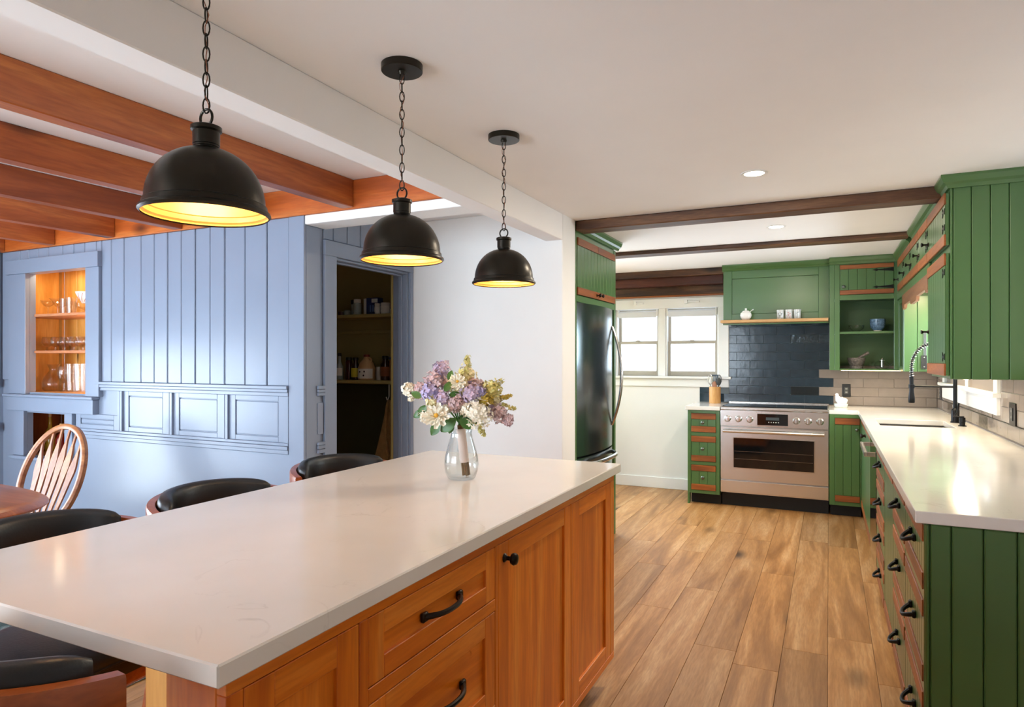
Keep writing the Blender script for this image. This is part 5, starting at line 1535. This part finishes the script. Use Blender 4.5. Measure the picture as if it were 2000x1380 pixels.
def leaf(px, py, ang, L, depth, w=.32, tilt=.3):
    c = fpos(px, py, depth); u = (RT * math.cos(ang) + Vector((0, 0, 1)) * math.sin(ang)); n_ = (TC + Vector((0, 0, tilt))).normalized(); n_ = (n_ - u * n_.dot(u)).normalized(); s_ = u.cross(n_)
    L *= .00188; mb = MB(); o = 0
    for i in range(7):
        t = i / 6; ww = L * w * math.sin(math.pi * min(1, t * .92 + .06)) ** .8
        for j in (-1, 0, 1): mb.v.append(tuple(c + u * L * t + s_ * ww * j - n_ * L * (.25 * t * t) + n_ * (.06 * L * abs(j))))
    for i in range(6):
        for j in range(2): mb.f.append([i * 3 + j, i * 3 + j + 1, i * 3 + j + 4, i * 3 + j + 3])
    return mb.build('leaf', LEAF, bq, smooth=True, recalc=False)
for a in ((893, 815, -2.5, 38, .07), (900, 815, -.6, 32, .06), (862, 822, -2.2, 30, .06), (835, 790, -2.2, 26, .05), (825, 775, 2.6, 22, .04), (830, 800, -2.6, 24, .04), (872, 762, 1.0, 22, .07), (878, 742, 1.3, 20, .03), (880, 770, .2, 20, .05), (905, 805, -1.2, 26, .05), (915, 815, -.3, 26, .02), (885, 820, -1.8, 24, .058)): leaf(*a)
# stems and ribbon
bot = fpos(910, 929, .0); bot.z = VZ + .012
tops = fpos(899, 830, .0)
for i in range(9):
    a = i * 2.4; r_ = .011 * math.sqrt((i + .5) / 9) * 1.15
    off = Vector((r_ * math.cos(a), r_ * math.sin(a), 0))
    MB().tube([bot + off + Vector((0, 0, .002 * (i % 3))), tops + off * .8], .0042, 7).build('stem', STEM, bq, smooth=True)
    MB().tube([tops + off * .8, fpos(870 + 8 * i, 790 - (i % 3) * 10, .02)], .003, 6).build('stem', LEAF, bq, smooth=True)
mb = MB(); ra, rb = bot.lerp(tops, .27), bot.lerp(tops, .93)
pts = [ra.lerp(rb, i / 16) for i in range(17)]
mb.tube(pts, [.0165 + .0012 * (i % 2) for i in range(17)], 18); mb.build('ribbon', RIB, bq, smooth=True, sharp=60)

# ================================================================== STOOLS
def arc_path(rad, a0, a1, zf, n=24):
    """arc behind the seat; angle 0 points backwards (-x)"""
    out = []
    for i in range(n + 1):
        a = a0 + (a1 - a0) * i / n
        d = Vector((-math.cos(a), math.sin(a), 0))
        out.append((d * rad + Vector((0, 0, zf(a))), d, Vector((0, 0, 1))))
    return out
def make_stool(label, loc, rz, group):
    t = thing('counter_stool', label, 'stool', loc, group, rz, local=True)
    # cushion: rounded square, domed
    mb = MB(); n = 40; rings = []
    for sc_, z_ in ((.90, .595), (.985, .602), (1.0, .625), (.985, .645), (.93, .660), (.80, .668), (.45, .672), (.02, .673)):
        for k_ in range(n):
            a = 2 * math.pi * k_ / n; c_, s_ = math.cos(a), math.sin(a)
            e = 2 / 3.6
            mb.v.append((.215 * sc_ * math.copysign(abs(c_) ** e, c_), .205 * sc_ * math.copysign(abs(s_) ** e, s_), z_))
    for i in range(7):
        for k_ in range(n): mb.f.append([i * n + k_, i * n + (k_ + 1) % n, (i + 1) * n + (k_ + 1) % n, (i + 1) * n + k_])
    mb.f.append(list(range(n))[::-1])
    seat = mb.build('seat', LEATHER, t, smooth=True, sharp=60)
    mb = MB(); pp_ = []
    for k_ in range(n):
        a = 2 * math.pi * k_ / n; c_, s_ = math.cos(a), math.sin(a); e = 2 / 3.6
        pp_.append((.217 * math.copysign(abs(c_) ** e, c_), .207 * math.copysign(abs(s_) ** e, s_), .640))
    mb.tube(pp_, .004, 6, closed=True); mb.build('piping', LEATHER, seat, smooth=True)
    MB().box(-.17, .17, -.165, .165, .545, .5945, .01).build('apron', STOOLWOOD, t)
    for sx in (-1, 1):
        for sy in (-1, 1):
            MB().tube([(sx * .205, sy * .20, 0), (sx * .185, sy * .18, .25), (sx * .15, sy * .145, .56)], [.015, .019, .022], 10).build('leg', STOOLWOOD, t, smooth=True)
    for sx in (-1, 1): MB().cyl((sx * .19, -.185, .22), (sx * .19, .185, .22), .011, n=10).build('foot_rail', STOOLWOOD, t, smooth=True)
    for sy in (-1, 1): MB().cyl((-.19, sy * .183, .27), (.19, sy * .183, .27), .011, n=10).build('foot_rail', STOOLWOOD, t, smooth=True)
    zr = lambda a: .893 - .040 * (abs(a) / R(105)) ** 2
    prof = [(-.011, -.032), (.011, -.032), (.014, -.026), (.014, .026), (.011, .032), (-.011, .032), (-.014, .026), (-.014, -.026)]
    MB().sweep(arc_path(.243, R(-80), R(80), zr, 32), prof).build('back_rail', STOOLWOOD, t, smooth=True)
    # padded back, rounded section that shrinks at both ends
    mb = MB(); n = 26; m_ = 16
    for i in range(n + 1):
        u = -1 + 2 * i / n; a = u * R(74)
        k_ = (1 - abs(u) ** 9) ** .5 if abs(u) < 1 else 0
        k_ = max(k_, .25)
        d = Vector((-math.cos(a), math.sin(a), 0))
        for j in range(m_):
            b = 2 * math.pi * j / m_; c_, s_ = math.cos(b), math.sin(b)
            aa = .027 * k_ * math.copysign(abs(c_) ** .6, c_); bb_ = .080 * (.75 + .25 * k_) * math.copysign(abs(s_) ** .6, s_)
            mb.v.append(tuple(d * (.203 + aa) + Vector((0, 0, .867 - .012 * u * u + bb_))))
    for i in range(n):
        for j in range(m_): mb.f.append([i * m_ + j, i * m_ + (j + 1) % m_, (i + 1) * m_ + (j + 1) % m_, (i + 1) * m_ + j])
    mb.f.append(list(range(m_))[::-1]); mb.f.append([n * m_ + j for j in range(m_)])
    mb.build('back_pad', LEATHER, t, smooth=True, sharp=60)
    for a in (-48, 48):
        d = Vector((-math.cos(R(a)), math.sin(R(a)), 0))
        MB().tube([tuple(d * .205 + Vector((0, 0, .56))), tuple(d * .243 + Vector((0, 0, .80)))], [.013, .012], 8).build('back_post', STOOLWOOD, t, smooth=True)
    return t
st = make_stool('black leather barrel-back stool in line between the two other side stools', (-1.725, 1.53, 0), 0, 'stools along the island')
dup(st, (-1.735, 1.0, 0), R(3), 'black leather barrel-back stool beside the round-edged dining table')
dup(st, (-1.765, 2.17, 0), R(-12), 'black leather barrel-back stool by the pantry doorway')
dup(st, (-1.175, .65, 0), R(93), 'black leather barrel-back stool at the narrow end of the island')

# ================================================================== DINING TABLE, CHAIRS, RUG
tag(MB().box(-5.3, -2.62, -.2, 2.35, .0005, .011, .004).build('area_rug', RUG), 'grey-green woven rug under the oval dining table', 'rug')
TX, TY = -3.87, 1.26
tb = thing('dining_table', 'red-brown oval wooden dining table with rounded edge and turned legs', 'table', (TX, TY, 0))
def oval(sc, z, n=56, a=.95, b=.58, e=2 / 3.3):
    return [(TX + (a + sc) * math.copysign(abs(math.cos(t)) ** e, math.cos(t)), TY + (b + sc) * math.copysign(abs(math.sin(t)) ** e, math.sin(t)), z) for t in [2 * math.pi * i / n for i in range(n)]]
def oval_stack(name, lv, mat):
    mb = MB(); n = 56
    for sc, z in lv: mb.v += oval(sc, z)
    for i in range(len(lv) - 1):
        for k_ in range(n): mb.f.append([i * n + k_, i * n + (k_ + 1) % n, (i + 1) * n + (k_ + 1) % n, (i + 1) * n + k_])
    mb.f.append(list(range(n))[::-1]); mb.f.append([(len(lv) - 1) * n + k_ for k_ in range(n)])
    return mb.build(name, mat, tb, smooth=True, sharp=35)
oval_stack('table_top', [(-.03, .722), (-.012, .724), (0, .732), (0, .738), (-.010, .745), (-.022, .747), (-.026, .750)], TABLEWOOD)
oval_stack('apron', [(-.10, .625), (-.095, .63), (-.095, .7215)], TABLEWOOD)
def turned(p0, p1, r_, name, mat, par, beads=3):
    p0, p1 = Vector(p0), Vector(p1); pts, rad = [], []
    n = 30
    for i in range(n + 1):
        t = i / n
        pts.append(p0.lerp(p1, t))
        env = .62 + .38 * math.sin(math.pi * t)
        rad.append(r_ * env * (1 + .18 * math.sin(t * math.pi * 2 * beads) ** 3))
    return MB().tube(pts, rad, 12).build(name, mat, par, smooth=True)
for sx in (-1, 1):
    for sy in (-1, 1): turned((TX + sx * .74, TY + sy * .40, .0115), (TX + sx * .72, TY + sy * .36, .64), .034, 'leg', TABLEWOOD, tb, 4)
    turned((TX + sx * .735, TY - .39, .19), (TX + sx * .735, TY + .39, .19), .020, 'stretcher', OAK['y'], tb, 5)
def make_chair(label, loc, rz, group):
    t = thing('windsor_chair', label, 'chair', loc, group, rz, local=True)
    OK = OAK['z']
    mb = MB(); n = 36
    for sc_, z_ in ((.90, .425), (1.0, .437), (1.0, .450), (.95, .458), (.5, .452), (.02, .450)):
        for k_ in range(n):
            a = 2 * math.pi * k_ / n; c_, s_ = math.cos(a), math.sin(a); e = 2 / 2.7
            mb.v.append((.215 * sc_ * math.copysign(abs(c_) ** e, c_), (.215 + .02 * c_) * sc_ * math.copysign(abs(s_) ** e, s_), z_))
    for i in range(5):
        for k_ in range(n): mb.f.append([i * n + k_, i * n + (k_ + 1) % n, (i + 1) * n + (k_ + 1) % n, (i + 1) * n + k_])
    mb.f.append(list(range(n))[::-1])
    mb.build('seat', OAK['x'], t, smooth=True)
    lean = lambda z_: -.165 - .30 * (z_ - .45) - .10 * (z_ - .45) ** 2
    RY, RZ, ZC = .225, .285, .665
    path = []
    for i in range(45):
        a = R(-50) + R(280) * i / 44
        y_, z_ = RY * math.cos(a), ZC + RZ * math.sin(a)
        nrm = Vector((0, math.cos(a) / RY, math.sin(a) / RZ)).normalized()
        nv = Vector((-.30 * nrm.z, nrm.y, nrm.z)).normalized()
        path.append((Vector((lean(z_), y_, z_)), nv, Vector((.96, 0, .29))))
    pr = [(-.016, -.012), (-.010, -.016), (.010, -.016), (.016, -.012), (.016, .012), (.010, .016), (-.010, .016), (-.016, .012)]
    MB().sweep(path, pr).build('back_bow', OAK['y'], t, smooth=True)
    for k_ in range(6):
        u = -1 + 2 * k_ / 5
        yb_0, yt = u * .105, u * .150
        zt_ = ZC + RZ * math.sqrt(max(0, 1 - (yt / RY) ** 2)) - .012
        v, f = [], []
        n = 14
        for i in range(n + 1):
            s_ = i / n; z_ = .45 + (zt_ - .45) * s_
            w = .0085 + (.0135 * math.exp(-((s_ - .62) / .15) ** 2) + .008 * math.exp(-((s_ - .36) / .25) ** 2))
            if s_ > .80: w = .0062
            y_ = yb_0 + (yt - yb_0) * s_
            x_ = lean(z_) - .012 * math.sin(math.pi * s_)
            v += [(x_ - .006, y_ - w, z_), (x_ - .006, y_ + w, z_), (x_ + .006, y_ + w, z_), (x_ + .006, y_ - w, z_)]
        for i in range(n):
            for j in range(4): f.append([i * 4 + j, i * 4 + (j + 1) % 4, i * 4 + 4 + (j + 1) % 4, i * 4 + 4 + j])
        f += [[3, 2, 1, 0], [4 * n, 4 * n + 1, 4 * n + 2, 4 * n + 3]]
        MB().add(v, f).build('spindle', OK, t, smooth=True)
    for sx in (-1, 1):
        for sy in (-1, 1): turned((sx * .20, sy * .20, 0.0115), (sx * .14, sy * .15, .43), .020, 'leg', OK, t, 3)
    for sy in (-1, 1): turned((-.17, sy * .178, .18), (.17, sy * .178, .18), .014, 'stretcher', OAK['x'], t, 3)
    turned((0, -.175, .18), (0, .175, .18), .013, 'stretcher', OAK['y'], t, 3)
    return t
ca = math.atan2(-.98, .16)
make_chair('golden oak bow-back dining chair with arrow spindles behind the oval table', (-4.12, 2.10, 0), ca, None)
